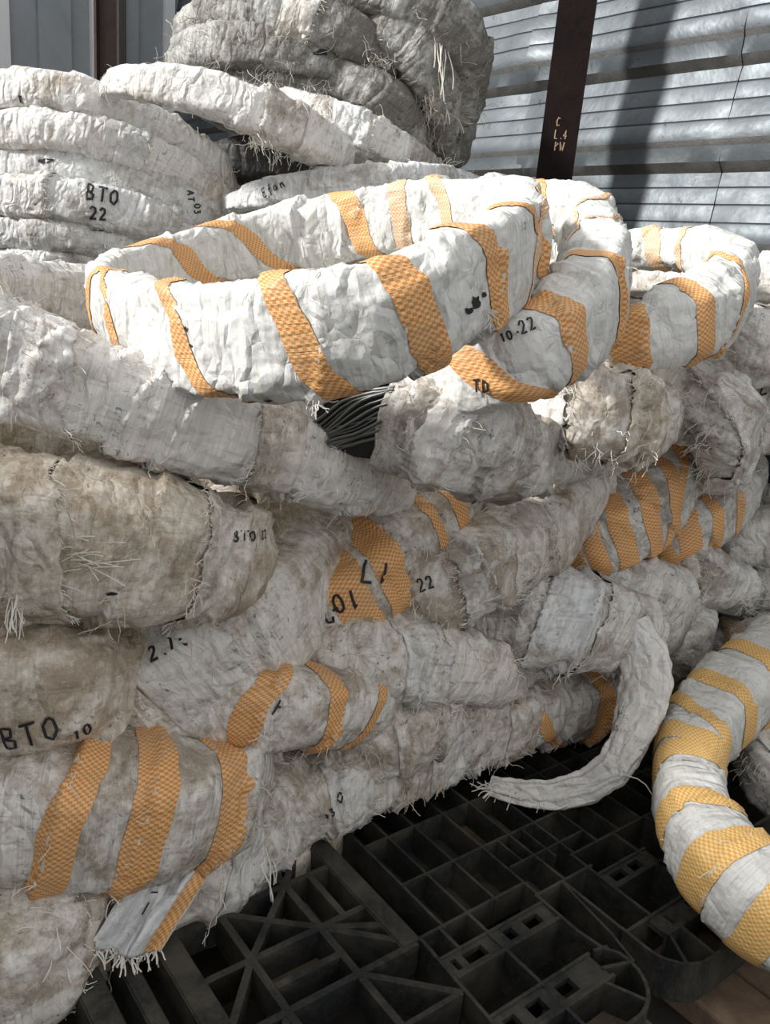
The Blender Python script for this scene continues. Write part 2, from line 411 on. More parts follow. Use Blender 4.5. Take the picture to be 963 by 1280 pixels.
# scratched characters on the column
m = MB()
for txt, px, py in (('C', 699, 152), ('L.4', 702, 168), ('PW', 700, 183)):
    for st in strokes(txt, 0.026):
        P = []
        base = at_y(px, py, cp[1] - .063)
        for x, y in st: P.append(base + ex * x * .8 + np.array([0, 0, y]) - ey * .002)
        y_on = np.array([cp[0], cp[1], 0]) - ey * .0615
        P = [p - ey * ((p - y_on) @ ey) for p in P]
        v, f = ribbon(P, [-ey] * len(P), .0035); m.add(v, f)
tag(m.build('scratched_marking', MAT['scratch'], col), 'pale scratched characters')

# ------------------------------------------------------------------ pallet
ZT = 0.15
pal = empty('plastic_pallet', W(0.95, -0.95, 0)); tag(pal, 'dusty black plastic grid pallet under the heap of coils', 'pallet')
deck = MB(); zb = ZT - .055
def urib(u, v0, v1, t=.005, z0=zb): deck.rib((u, v0), (u, v1), t, z0, ZT)
def vrib(v, u0, u1, t=.005, z0=zb): deck.rib((u0, v), (u1, v), t, z0, ZT)
for v in (-.865, -.975, -1.085, -1.195, -1.305, -1.415): vrib(v, .797, 1.80)
vrib(-.76, .75, .98); vrib(-.727, .977, 1.12); vrib(-.765, 1.11, 1.80)
for i, u in enumerate((.797, .851, .912, .982, 1.05)): urib(u, -1.5, -.757 if u < .95 else -.727)
for u in (1.118, 1.185, 1.248, 1.315, 1.38, 1.45, 1.515, 1.58, 1.65, 1.72, 1.80): urib(u, -1.5, -.765)
urib(1.083, -.865, -.78, .004); urib(1.02, -.865, -.80, .004)
vrib(-.80, .99, 1.18, .004, zb - .01)
deck.build('grid_deck', MAT['plastic'], pal)
dk = MB()                                     # braced panel at the left
def drib(a, b, t=.013): dk.rib(a, b, t, zb, ZT)
for v in (-.755, -.86, -.967, -1.075, -1.18): drib((.41, v), (.735, v), .011)
for v in (-.65, -.55): drib((.41, v), (.735, v), .008)
for u in (.51, .63): drib((u, -1.5), (u, -.45), .012)
for a, b in (((.63, -.86), (.722, -.772)), ((.63, -.86), (.722, -.81)), ((.63, -.967), (.72, -1.06)), ((.51, -.86), (.63, -.967)), ((.572, -.91), (.63, -.86)),
             ((.51, -.86), (.43, -.77)), ((.51, -.967), (.572, -.91)), ((.51, -.967), (.43, -1.06)), ((.51, -.86), (.445, -.86)), ((.51, -.755), (.43, -.66)),
             ((.676, -.966), (.676, -.86)), ((.63, -.80), (.522, -.80)), ((.63, -.65), (.72, -.57)), ((.63, -.755), (.735, -.65))): drib(a, b, .011)
dk.build('braced_panel', MAT['plastic'], pal)
lw = MB()                                     # ledges and dust trays below the deck
for ua, ub in ((.797, .851), (.851, .912), (.912, .982), (.982, 1.05), (1.05, 1.118), (1.118, 1.185), (1.185, 1.248), (1.248, 1.315)):
    for va, vb in ((-.865, -.765), (-.975, -.865), (-1.085, -.975)):
        cu, cv = (ua + ub) / 2, (va + vb) / 2; hu, hv = (ub - ua) / 2, (vb - va) / 2
        lw.box_uv(ua, cu - hu * .28, va, vb, zb - .008, zb); lw.box_uv(cu + hu * .28, ub, va, vb, zb - .008, zb)
        lw.box_uv(cu - hu * .28, cu + hu * .28, va, va + hv * .45, zb - .008, zb); lw.box_uv(cu - hu * .28, cu + hu * .28, vb - hv * .45, vb, zb - .008, zb)
lw.build('lower_ledge', MAT['plastic'], pal)
for ua, ub, va, vb in ((.985, 1.047, -.972, -.868), (1.053, 1.08, -.862, -.78), (.99, 1.04, -.858, -.735), (1.054, 1.115, -.972, -.868), (.515, .625, -.853, -.82), (.638, .672, -.962, -.866), (.985, 1.03, -.722, -.60), (.74, .78, -.665, -.50)):
    t = MB(); t.box_uv(ua, ub, va, vb, zb - .004, zb + .004); t.build('dust_tray', MAT['dirt'], pal)
for uc, wd in ((.731, .032), (.418, .034), (.300, .034), (.355, .020)):
    t = MB(); t.box_uv(uc - wd / 2, uc + wd / 2, -1.5, -.757 if uc > .7 else -.45, ZT - .012, ZT + .002)
    t.rib((uc - wd / 2, -1.5), (uc - wd / 2, -.757 if uc > .7 else -.45), .005, zb, ZT); t.rib((uc + wd / 2, -1.5), (uc + wd / 2, -.757 if uc > .7 else -.45), .005, zb, ZT)
    o = t.build('rail', MAT['plastic'], pal)
    h = MB()
    for v in np.arange(-1.25, -.5, .095):
        ring = [W(uc + .004 * math.cos(a), v + .004 * math.sin(a), ZT + .0026) for a in np.linspace(0, 2 * math.pi, 9)[:-1]]
        if uc > .7 and v > -.78 or uc < .36: continue
        h = MB(); h.add(ring, [tuple(range(8))])
        h.build('screw_hole', MAT['void'], o)
def holed_plate(name, a, b, v0, v1, holes, z=ZT - .004):
    """plate between u=a..b, v0..v1 with rectangular slots"""
    t = MB(); us_ = [a]
    vm0, vm1 = v0 + (v1 - v0) * .25, v1 - (v1 - v0) * .25
    t.box_uv(a, b, v0, vm0, z - .01, z); t.box_uv(a, b, vm1, v1, z - .01, z)
    x = a
    for h0, h1 in holes: t.box_uv(x, h0, vm0, vm1, z - .01, z); x = h1
    t.box_uv(x, b, vm0, vm1, z - .01, z)
    t.rib((a, v0), (b, v0), .005, zb, ZT); t.rib((a, v1), (b, v1), .006, zb - .03, ZT)
    return t.build(name, MAT['plastic'], pal)
#HP
holed_plate('slotted_plate', .752, .975, -.712, -.672, [(.762, .772), (.785, .825), (.872, .892), (.915, .950)])
holed_plate('slotted_plate', .742, .955, -.596, -.548, [(.755, .778), (.800, .830), (.862, .895)])
holed_plate('slotted_plate', 1.115, 1.245, -.705, -.668, [(1.130, 1.165), (1.180, 1.210)])
holed_plate('slotted_plate', 1.10, 1.30, -.592, -.553, [(1.13, 1.138), (1.19, 1.225)])
ft = MB()
def arc(cu, cv, r, a0, a1, n=12): return [(cu + r * math.cos(a), cv + r * math.sin(a)) for a in np.linspace(a0, a1, n)]
out1 = [(.978, -.727), (.977, -.64), (.985, -.59)] + arc(.925, -.555, .075, -.2, math.pi / 2) + [(.80, -.480), (.40, -.480)]
ft.path(out1, .006, zb - .02, ZT); ft.path([(1.042, -.727), (1.030, -.66), (1.020, -.60), (1.006, -.55)], .005, zb, ZT)
for a, b in (((.955, -.565), (1.0, -.55)), ((.932, -.551), (.962, -.490)), ((.848, -.55), (.848, -.480)), ((.85, -.757), (.85, -.592)), ((.789, -.757), (.789, -.712)), ((.75, -.757), (.735, -.48)), ((.97, -.595), (.992, -.59)), ((.74, -.59), (.74, -.48))): ft.rib(a, b, .006, zb - .02, ZT)
ft.build('foot', MAT['plastic'], pal)
ft = MB()
out2 = [(1.045, -.725), (1.045, -.60)] + arc(1.115, -.555, .07, math.pi, math.pi / 2) + [(1.25, -.485), (1.80, -.485)]
ft.path(out2, .006, zb - .02, ZT)
for a, b in (((1.112, -.765), (1.112, -.592)), ((1.229, -.765), (1.229, -.485)), ((1.105, -.553), (1.075, -.50)), ((1.135, -.553), (1.13, -.485)), ((1.045, -.592), (1.11, -.592)), ((1.33, -.765), (1.33, -.485)), ((1.229, -.63), (1.8, -.63))): ft.rib(a, b, .006, zb - .02, ZT)
ft.build('foot', MAT['plastic'], pal)
t = MB(); t.box_uv(1.09, 1.22, -.55, -.505, zb - .004, zb + .004); t.build('dust_tray', MAT['dirt'], pal)
t = MB(); t.box_uv(.78, .98, -.54, -.485, zb - .006, zb + .004); t.build('dust_tray', MAT['dirt'], pal)

# wooden boards on the floor at the lower right
for i, (u, wd, v0, v1) in enumerate(((1.125, .112, -.60, .45), (1.243, .125, -.62, .42), (1.374, .13, -.61, .5))):
    t = MB(); t.box_uv(u, u + wd, v0, v1, 0.0, .05)
    o = t.build('wooden_board', MAT['wood'])
    bv = o.modifiers.new('edge', 'BEVEL'); bv.width = .006; bv.segments = 2
    tag(o, ['dirty brown board nearest the pallet corner, lower right', 'middle brown board under the clean striped coil', 'farthest right brown board on the floor'][i], 'board', 'brown boards on the floor')

# ------------------------------------------------------------------ coils
def catmull(P, closed_n):
    """periodic centripetal-ish Catmull-Rom; returns dense samples and control parameter of each"""
    n = len(P); out = []; par = []
    for i in range(n):
        p0, p1, p2, p3 = P[(i - 1) % n], P[i], P[(i + 1) % n], P[(i + 2) % n]
        d = [max(1e-4, np.linalg.norm((b - a)[:3])) ** .5 for a, b in ((p0, p1), (p1, p2), (p2, p3))]
        t0 = 0; t1 = d[0]; t2 = t1 + d[1]; t3 = t2 + d[2]
        for q in range(closed_n):
            t = t1 + (t2 - t1) * q / closed_n
            A1 = (t1 - t) / (t1 - t0) * p0 + (t - t0) / (t1 - t0) * p1
            A2 = (t2 - t) / (t2 - t1) * p1 + (t - t1) / (t2 - t1) * p2
            A3 = (t3 - t) / (t3 - t2) * p2 + (t - t2) / (t3 - t2) * p3
            B1 = (t2 - t) / (t2 - t0) * A1 + (t - t0) / (t2 - t0) * A2
            B2 = (t3 - t) / (t3 - t1) * A2 + (t - t1) / (t3 - t1) * A3
            out.append((t2 - t) / (t2 - t1) * B1 + (t - t1) / (t2 - t1) * B2); par.append(i + q / closed_n)
    return np.array(out), np.array(par)

class Coil: pass
COILS = {}
NSEC = 52
def coil(key, label, mat, pts, center, R=0.40, dz=0.0, asp=0.9, up=(0, 0, 1), full=False, lump=1.0, pitch=.11, skew=.02, fine=True, rough=1.0, sq=2.9):
    c = Coil(); c.key = key; COILS[key] = c
    seed = sum(ord(ch) * (i + 3) for i, ch in enumerate(key)); rs = np.random.RandomState(seed)
    P = []
    for px, py, hw, Y in pts:
        w = at_y(px, py, Y); P.append([*w, hw * depth(w) / FPX])
    P = np.array(P); nv = len(P)
    C = np.array(center)
    if not full:
        ang = np.unwrap(np.arctan2(P[:, 1] - C[1], P[:, 0] - C[0])); rad = np.hypot(P[:, 0] - C[0], P[:, 1] - C[1])
        sgn = 1.0 if ang[-1] > ang[0] else -1.0
        span = 2 * math.pi - abs(ang[-1] - ang[0]); n = max(3, int(span / math.radians(36)))
        rn = max(P[:, 3]) * .95
        for q in range(1, n):
            t = q / n; a = ang[-1] + sgn * span * t
            e = min(1, t * n / 2.2, (1 - t) * n / 2.2)
            rr = (rad[-1] * (1 - t) + rad[0] * t) * (1 - e) + R * e
            z = P[-1, 2] * (1 - t) + P[0, 2] * t + dz * math.sin(math.pi * t)
            r = (P[-1, 3] * (1 - t) + P[0, 3] * t) * (1 - e) + rn * e
            hx, hy = C[0] + rr * math.cos(a), C[1] + rr * math.sin(a); ex_u = hx * EU[0] + hy * EU[1] - (UW - .16 - r)
            if ex_u > 0: hx -= EU[0] * ex_u; hy -= EU[1] * ex_u
            P = np.vstack([P, [hx, hy, z, r]]); continue
            P = np.vstack([P, [C[0] + rr * math.cos(a), C[1] + rr * math.sin(a), z, r]])
    S, par = catmull(P, 24)
    seg = np.linalg.norm(np.diff(np.vstack([S, S[:1]])[:, :3], axis=0), axis=1); cum = np.concatenate([[0], np.cumsum(seg)]); Ltot = cum[-1]
    S2 = np.vstack([S, S[:1]]); 
    # dense sampling where the coil shows, sparse behind
    s_vis = cum[:-1][par <= nv - 1].max() if not full else Ltot
    step = (.0055 if fine else .009)
    sv = np.arange(0, s_vis, step); sh = np.arange(s_vis, Ltot - .01, .022) if not full else np.array([])
    s = np.concatenate([sv, sh]); ns = len(s)
    ctr = np.stack([np.interp(s, cum, S2[:, k]) for k in range(4)], 1)
    ker = np.ones(9) / 9
    T = np.stack([np.interp(s + .012, cum, S2[:, k], period=None) - np.interp(np.maximum(0, s - .012), cum, S2[:, k]) for k in range(3)], 1)
    T /= np.linalg.norm(T, axis=1)[:, None]
    upv = np.array(up, float); upv /= np.linalg.norm(upv)
    U = upv - (T @ upv)[:, None] * T; U /= np.linalg.norm(U, axis=1)[:, None]
    N = np.cross(T, U)
    nsec = NSEC if fine else 36
    ph = np.linspace(-math.pi, math.pi, nsec + 1)[:-1]
    cs, sn = np.cos(ph), np.sin(ph)
    ex_, ey_ = np.sign(cs) * np.abs(cs) ** (2 / sq), np.sign(sn) * np.abs(sn) ** (2 / sq)
    r = ctr[:, 3]
    s_, p_ = np.meshgrid(s, ph, indexing='ij')
    # wraps of the sack strip: overlapping turns with a raised edge
    k = int(Ltot / pitch) + 8
    ed = np.cumsum(np.concatenate([[-.6], pitch * (.55 + .9 * rs.rand(k + 14))])); 
    w = s_ - skew * p_ * (1 if seed % 2 else -1) + .012 * noise(s_ * 6, cs[None, :] * 1.2 + 0 * s_, sn[None, :] * 1.2 + seed % 97 + 0 * s_)
    idx = np.clip(np.searchsorted(ed, w) - 1, 0, len(ed) - 2); fr = (w - ed[idx]) / (ed[idx + 1] - ed[idx])
    offs = rs.rand(len(ed)) * .004 - .002
    D = (.0075 * (.5 - fr) + offs[idx] + .0045 * np.exp(-fr * 14)) * (.4 + .6 * rough)
    cc, ss = cs[None, :] + 0 * s_, sn[None, :] + 0 * s_
    wsk = s_ - skew * 1.2 * p_
    rid = np.exp(-np.abs(noise(wsk * 21 + idx * 3.7, cc * .9, ss * .9 + seed % 13)) * 8) * 1.5 + .4 * noise(wsk * 15, cc * 1.1, ss * 1.1 + seed % 11)
    msk = np.clip(.55 + noise(s_ * 9, cc * 1.3, ss * 1.3 + 4.4 + seed % 7) * 1.3, 0, 1)
    D += .0052 * rough * rid * msk
    D += .0022 * rough * (1 - 2 * np.abs(noise(s_ * 16 + cc * 2, cc * 3.2 + idx * .6, ss * 3.2 + seed % 31)))
    D += .0008 * noise(s_ * 70, cc * 5, ss * 5)
    D += .009 * lump * noise(s_ * 7 + seed, cc * .9, ss * .9) + .006 * lump * noise(s_ * 15, cc * 1.6, ss * 1.6 + 3)
    D *= np.clip(r / .07, .55, 1.25)[:, None]
    hh = r[:, None] - .002 + D; ht = r[:, None] * asp - .002 + D
    V = ctr[:, None, :3] + N[:, None, :] * (ht * ex_[None, :])[..., None] + U[:, None, :] * (hh * ey_[None, :])[..., None]
    c.V = V; c.s = s; c.ph = ph; c.L = Ltot; c.ns = ns; c.nsec = nsec
    # outward normals
    dS = np.roll(V, -1, 0) - np.roll(V, 1, 0); dP = np.roll(V, -1, 1) - np.roll(V, 1, 1)
    Nn = np.cross(dS, dP); Nn /= np.maximum(1e-9, np.linalg.norm(Nn, axis=2))[..., None]
    outv = V - ctr[:, None, :3]; flip = np.sign((Nn * outv).sum(2).mean()); c.N = Nn * flip
    I, J = np.meshgrid(np.arange(ns), np.arange(nsec), indexing='ij'); I2, J2 = (I + 1) % ns, (J + 1) % nsec
    F = np.stack([I * nsec + J, I2 * nsec + J, I2 * nsec + J2, I * nsec + J2], 2).reshape(-1, 4)
    if flip < 0: F = F[:, ::-1].copy()
    rm = float(np.mean(r)); su = np.append(s, Ltot); pv = np.append(ph, math.pi) * rm
    a, b = (su[I], su[I + 1]), (pv[J], pv[J + 1])
    q = [(0, 0), (1, 0), (1, 1), (0, 1)]; q = q[::-1] if flip < 0 else q
    UV = np.stack([np.stack([a[i], b[j]], -1) for i, j in q], 2).reshape(-1, 2)
    c.rm = rm; c.F = F
    base = np.array([C[0], C[1], float(V[..., 2].min())]) if not full else np.array([*V[..., :2].reshape(-1, 2).mean(0), float(V[..., 2].min())])
    c.root = empty('wire_coil', base); tag(c.root, label, 'wire coil', 'sack-wrapped wire coils')
    c.mat = mat
    mesh_obj('sack_wrapping', V.reshape(-1, 3), F, MAT[mat], c.root, True, UV)
    c.bvh = BVHTree.FromPolygons([tuple(p) for p in V.reshape(-1, 3).tolist()], F.tolist())
    c.edges = ed; c.idx = idx; c.fr = fr; c.svis = s_vis
    return c
def hit(c, px, py):
    d = ray(px, py); loc, nrm, fi, dist = c.bvh.ray_cast(Vector(CAM), Vector(d / np.linalg.norm(d)))
    if loc is None:                          # just off the silhouette: nearest vertex to the line of sight
        rel = c.V.reshape(-1, 3) - CAM; dd = d / np.linalg.norm(d)
        off = np.linalg.norm(rel - (rel @ dd)[:, None] * dd, axis=1) + .02 * (rel @ dd)
        f = int(np.argmin(off)); i, j = divmod(f, c.nsec)
        return c.V[i, j], c.N[i, j], c.s[i], c.ph[j]
    i, j = divmod(fi, c.nsec)
    return np.array(loc), c.N[i, j], c.s[i], c.ph[j]
def surf(c, s, p, off):
    s = np.mod(s, c.L); i = np.interp(s, np.append(c.s, c.L), np.arange(c.ns + 1)); j = (np.mod(p + math.pi, 2 * math.pi)) / (2 * math.pi) * c.nsec
    i0 = np.floor(i).astype(int); j0 = np.floor(j).astype(int); fi, fj = (i - i0)[..., None], (j - j0)[..., None]
    i0 %= c.ns; j0 %= c.nsec; i1, j1 = (i0 + 1) % c.ns, (j0 + 1) % c.nsec
    def bl(A): return (A[i0, j0] * (1 - fi) + A[i1, j0] * fi) * (1 - fj) + (A[i0, j1] * (1 - fi) + A[i1, j1] * fi) * fj
    n = bl(c.N); n /= np.maximum(1e-9, np.linalg.norm(n, axis=-1))[..., None]
    return bl(c.V) + n * np.asarray(off)[..., None]
def band(key, a, b, wpx, mat='band', name='orange_band'):
    """orange woven stripe round the tube, through the two photographed points a and b"""
    c = COILS[key]; P0, n0, s0, p0 = hit(c, *a); P1, n1, s1, p1 = hit(c, *b)
    if s1 - s0 > c.L / 2: s1 -= c.L
    if s0 - s1 > c.L / 2: s0 -= c.L
    dp = (p1 - p0 + math.pi) % (2 * math.pi) - math.pi
    if abs(dp) < .15: dp = .15 if dp >= 0 else -.15
    k = max(-.09, min(.09, (s1 - s0) / dp)); pm = p0 + dp / 2; sm = (s0 + s1) / 2
    w = wpx * depth((P0 + P1) / 2) / FPX * .98
    q = np.linspace(-math.pi, math.pi, 73); e = np.linspace(-.5, .5, 9)
    Q, E_ = np.meshgrid(q, e, indexing='ij')
    ss = sm + k * Q * (1 - .25 * (np.abs(Q) / math.pi) ** 2) + w * E_ * (1 + .12 * noise(Q * 2.2, 0 * Q + sm * 31, 0 * Q)) + .004 * noise(Q * 2.6, 0 * Q, 0 * Q + sm * 17)
    V = surf(c, ss, pm + Q, .0016 + .0012 * (1 - (2 * np.abs(E_)) ** 6))
    n, mm = V.shape[:2]; I, J = np.meshgrid(np.arange(n - 1), np.arange(mm - 1), indexing='ij'); k0 = (I * mm + J).ravel()
    F = np.stack([k0, k0 + mm, k0 + mm + 1, k0 + 1], 1)
    # keep faces pointing outwards
    nn = np.cross(V[1, 0] - V[0, 0], V[0, 1] - V[0, 0]); 
    ql = np.concatenate([[0], np.cumsum(np.linalg.norm(np.diff(V[:, 4], axis=0), axis=1))]); uvx = np.stack([ql[:, None] + 0 * Q, E_ * w], -1).reshape(-1, 2)
    f0 = surf(c, ss[0:1, 0:1], pm + Q[0:1, 0:1], np.array([[.05]]))[0, 0] - V[0, 0]
    if nn @ f0 < 0: F = F[:, ::-1].copy()
    o = mesh_obj(name, V.reshape(-1, 3), F, MAT[mat], c.root, True, uvx[F.ravel()])
    return o
def sack_flap(key, a, b, wpx, mat, side=1, lift=.0065):
    """end of a sack strip lying over the turn below, ragged free edge raised"""
    c = COILS[key]; P0, n0, s0, p0 = hit(c, *a); P1, n1, s1, p1 = hit(c, *b)
    if s1 - s0 > c.L / 2: s1 -= c.L
    if s0 - s1 > c.L / 2: s0 -= c.L
    dp = (p1 - p0 + math.pi) % (2 * math.pi) - math.pi
    if abs(dp) < .15: dp = .15 if dp >= 0 else -.15
    k = max(-.09, min(.09, (s1 - s0) / dp)); pm = p0 + dp / 2; sm = (s0 + s1) / 2
    w = wpx * depth((P0 + P1) / 2) / FPX
    q = np.linspace(-2.3, 2.3, 110); e = np.linspace(0, 1, 16); Q, E_ = np.meshgrid(q, e, indexing='ij')
    rag = .011 * noise(Q * 2.1, 0 * Q + sm * 41, 0 * Q) + .0045 * noise(Q * 11, 0 * Q + sm * 13, 0 * Q)
    ss = sm + k * Q + side * ((1 - E_) * rag - w * E_)
    off = .0008 + lift * (1 - E_) ** 1.6 * (.55 + .6 * noise(Q * 2.7, 0 * Q, 0 * Q + sm * 19)) + .0025 * np.exp(-np.abs(noise(Q * 1.1, E_ * 1.2 + sm * 7, 0 * Q)) * 9)
    off = np.maximum(off, .0006) * np.clip((2.3 - np.abs(Q)) * 2, 0.05, 1) + .0004
    V = surf(c, ss, pm + Q, off); n, mm = V.shape[:2]
    I, J = np.meshgrid(np.arange(n - 1), np.arange(mm - 1), indexing='ij'); k0 = (I * mm + J).ravel()
    F = np.stack([k0, k0 + mm, k0 + mm + 1, k0 + 1], 1)
    uvx = np.stack([-side * E_ * w + sm, Q * c.rm], -1).reshape(-1, 2)
    o = mesh_obj('sack_flap', V.reshape(-1, 3), F, MAT[mat], c.root, True, uvx[F.ravel()])
    sd = o.modifiers.new('cloth', 'SOLIDIFY'); sd.thickness = .0012; sd.offset = 0
    rs = np.random.RandomState(int(a[0] + a[1])); m = MB()
    for t in range(60):
        i = rs.randint(20, 90); P = V[i, 0]
        d = (V[i, 0] - V[i, 2]); d /= max(1e-9, np.linalg.norm(d))
        thread_strip(m, P, d + rs.normal(size=3) * .35, .006 + .022 * rs.rand() ** 2, rs, .00045, .5, 4, .5)
    tt = m.build('loose_threads', MAT['thread'], c.root); tt['kind'] = 'stuff'; tt.parent = o
def write(key, text, px, py, size_px, dirpx, thick=.0032, name='marker_writing', flipy=1):
    """marker lettering; dirpx is the writing direction in the photograph"""
    c = COILS[key]; P, n, s, p = hit(c, px, py); d = depth(P)
    e1 = CR * dirpx[0] - CU * dirpx[1]; e1 = e1 - n * (e1 @ n); e1 /= np.linalg.norm(e1)
    e2 = np.cross(n, e1) * flipy; size = size_px * d / FPX
    m = MB()
    for st in strokes(text, size):
        pts, ns_ = [], []
        dense = []
        for a, b in zip(st[:-1], st[1:]):
            kk = max(2, int(math.dist(a, b) / .004)); dense += [(a[0] + (b[0] - a[0]) * t / kk, a[1] + (b[1] - a[1]) * t / kk) for t in range(kk)]
        dense.append(st[-1])
        for x, y in dense:
            X = P + e1 * x + e2 * y + n * .05
            loc, nr, fi, ds = c.bvh.ray_cast(Vector(X), Vector(-n), .12)
            if loc is None: continue
            i, j = divmod(fi, c.nsec); pts.append(np.array(loc) + c.N[i, j] * .0042); ns_.append(c.N[i, j])
        if len(pts) > 1:
            v, f = ribbon(pts, ns_, thick); m.add(v, f)
    if m.v: tag(m.build(name, MAT['ink'], c.root), 'black marker writing')
def torn_hole(key, px, py, rx, ry):
    c = COILS[key]; rs = np.random.RandomState(int(px + py)); pts = []
    for t in range(14):
        a = t / 14 * 2 * math.pi; q = .65 + .6 * rs.rand(); P, nn, s_, p_ = hit(c, px + rx * q * math.cos(a), py + ry * q * math.sin(a)); pts.append(P + nn * .0016)
    ctr = np.mean(pts, axis=0); mesh_obj('torn_hole', [ctr] + pts, [(0, i + 1, (i + 1) % 14 + 1) for i in range(14)], MAT['void'], c.root)
def thread_strip(m, P, d, L, rs, wd=.0011, sag=1.0, seg=5, curl=.5):
    d = np.array(d, float); d /= np.linalg.norm(d); pts = [np.array(P)]
    for i in range(seg):
        d = d + rs.normal(size=3) * curl * .5 + np.array([0, 0, -.22 * sag]); d /= np.linalg.norm(d)
        pts.append(pts[-1] + d * L / seg)
    pts = np.array(pts); view = CAM - pts; sd = np.cross(view, np.gradient(pts, axis=0)); sd /= np.maximum(1e-9, np.linalg.norm(sd, axis=1))[:, None]
    n = len(pts); up_ = np.cross(sd, np.gradient(pts, axis=0)); up_ /= np.maximum(1e-9, np.linalg.norm(up_, axis=1))[:, None]
    v = np.concatenate([pts - sd * wd, pts + sd * wd, pts + up_ * wd * 1.4])
    f = []
    for i in range(n - 1):
        for a, b in ((0, 1), (1, 2), (2, 0)): f.append((a * n + i, a * n + i + 1, b * n + i + 1, b * n + i))
    m.add(v, f)
FR = {}
def fray(key, n, L=.035, mat=None, onlyvis=True, wd=.0006):
    """loose threads along the raised wrap edges"""
    c = COILS[key]; rs = np.random.RandomState(len(key) * 31 + ord(key[-1])); m = MB()
    vis = np.argwhere((c.fr < .10) & (c.s[:, None] < c.svis) & (((CAM - c.V) * c.N).sum(2) > -.05))
    if len(vis) == 0: return
    for q in range(n):
        i, j = vis[rs.randint(len(vis))]; P, nn = c.V[i, j], c.N[i, j]
        tng = c.V[(i + 1) % c.ns, j] - c.V[i, j]; tng /= max(1e-9, np.linalg.norm(tng)); cir = np.cross(nn, tng)
        d = nn * .35 - tng * rs.rand() * .9 + cir * rs.normal() * .9
        thread_strip(m, P, d, L * (.3 + .9 * rs.rand()), rs, wd * .75, .8, 5, .6)
    o = m.build('loose_threads', MAT[mat or 'thread'], c.root); o['kind'] = 'stuff'
def tuft(key, px, py, n, L, dirpx=(0, 1), spread=.6, mat='thread', wd=.0007, area=8, sag=.6, out=.6, curl=.5):
    c = COILS[key]; rs = np.random.RandomState(int(px * 7 + py)); m = MB()
    e = CR * dirpx[0] - CU * dirpx[1]; e /= np.linalg.norm(e)
    for q in range(int(n * .8)):
        P, nn, s, p = hit(c, px + rs.normal() * area, py + rs.normal() * area)
        d = e + nn * out * rs.rand() + rs.normal(size=3) * spread
        thread_strip(m, P, d, L * (.3 + .8 * rs.rand()), rs, wd * .62, sag, 6, curl)
    o = m.build('frayed_tuft', MAT[mat], c.root); o['kind'] = 'stuff'
# ---- left stack at the back, seen above the left end of the big striped coil
LC = (-.72, 2.95)
coil('L1', 'pale coil topmost of the far left stack, its right end dropping into the dark gap', 'white', [(-70,116,26,2.5),(0,115,25,2.45),(80,118,26,2.43),(160,145,26,2.48),(220,178,25,2.56),(268,212,23,2.68),(288,242,18,2.85)], LC, .45, fine=False)
coil('L2', 'creased pale coil second from the top of the far left stack', 'white', [(-70,165,25,2.48),(0,163,25,2.43),(90,166,25,2.41),(170,190,26,2.46),(230,222,26,2.52),(272,255,22,2.62),(290,278,16,2.8)], LC, .45, fine=False)
coil('L3', 'thin pale coil third from the top of the far left stack', 'pale', [(-70,207,20,2.48),(0,206,20,2.43),(90,208,21,2.42),(170,225,24,2.46),(235,255,24,2.52),(270,282,18,2.65)], LC, .45, fine=False)
coil('L4', 'pale coil of the far left stack marked BTO 22', 'pale', [(-70,242,26,2.42),(0,243,26,2.38),(80,250,26,2.37),(150,264,27,2.40),(210,285,26,2.46),(250,305,20,2.6)], LC, .45, fine=False)
coil('L5', 'bluish white coil directly under the one marked BTO 22', 'pale', [(-70,288,22,2.42),(0,290,22,2.38),(80,293,22,2.37),(150,304,22,2.42),(200,318,18,2.55)], LC, .45, fine=False)
coil('L6', 'bluish white coil sixth from the top of the far left stack', 'pale', [(-70,330,22,2.42),(0,332,22,2.38),(70,336,23,2.37),(130,345,22,2.43),(180,355,18,2.55)], LC, .45, fine=False)
coil('L7', 'low bluish coil of the far left stack, just above the big fibrous coil', 'pale', [(-70,375,24,2.42),(0,375,24,2.38),(70,378,24,2.37),(130,388,22,2.43),(180,398,18,2.55)], LC, .45, fine=False)
# ---- heap at the back centre
TC = (-.23, 2.93)
coil('C0', 'coil coloured black to stand for shade in the gap under the slanting fibrous coil', 'black', [(215,222,18,2.95),(270,205,26,2.86),(330,200,28,2.84),(390,208,24,2.88),(430,225,16,3.0)], (-.33,3.15), .3, fine=False)
coil('C3', 'low pale coil behind the striped coil, with faint handwriting on its left', 'pale', [(296,252,12,2.45),(340,241,19,2.34),(400,235,23,2.3),(470,229,23,2.32),(535,226,20,2.42),(570,228,14,2.6)], (-.1,2.8), .4, fine=False)
coil('C2', 'shorter grey coil slanting down to a frayed end beside the metal wall', 'grey', [(352,124,12,2.55),(395,140,21,2.44),(440,160,25,2.42),(490,185,23,2.46),(535,210,17,2.56),(560,225,10,2.7)], (-.05,2.95), .4, dz=-.1, fine=False)
coil('C1', 'pale fibrous coil slanting across the dark gap, ragged lower edge', 'white', [(136,112,12,2.4),(165,103,20,2.28),(210,108,24,2.22),(270,122,28,2.2),(330,145,29,2.22),(385,172,28,2.28),(420,194,23,2.38),(432,206,12,2.55)], (-.3,2.65), .38, dz=-.1, fine=False)
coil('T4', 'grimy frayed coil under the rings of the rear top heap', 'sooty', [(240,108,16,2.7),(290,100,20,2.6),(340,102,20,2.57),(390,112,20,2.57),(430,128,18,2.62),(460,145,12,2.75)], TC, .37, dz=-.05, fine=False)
coil('T3', 'dark dusty coil on the right flank of the rear top heap', 'sooty', [(380,88,18,2.65),(440,104,26,2.56),(490,136,28,2.56),(520,178,22,2.64),(528,208,15,2.8)], TC, .37, dz=-.05, fine=False)
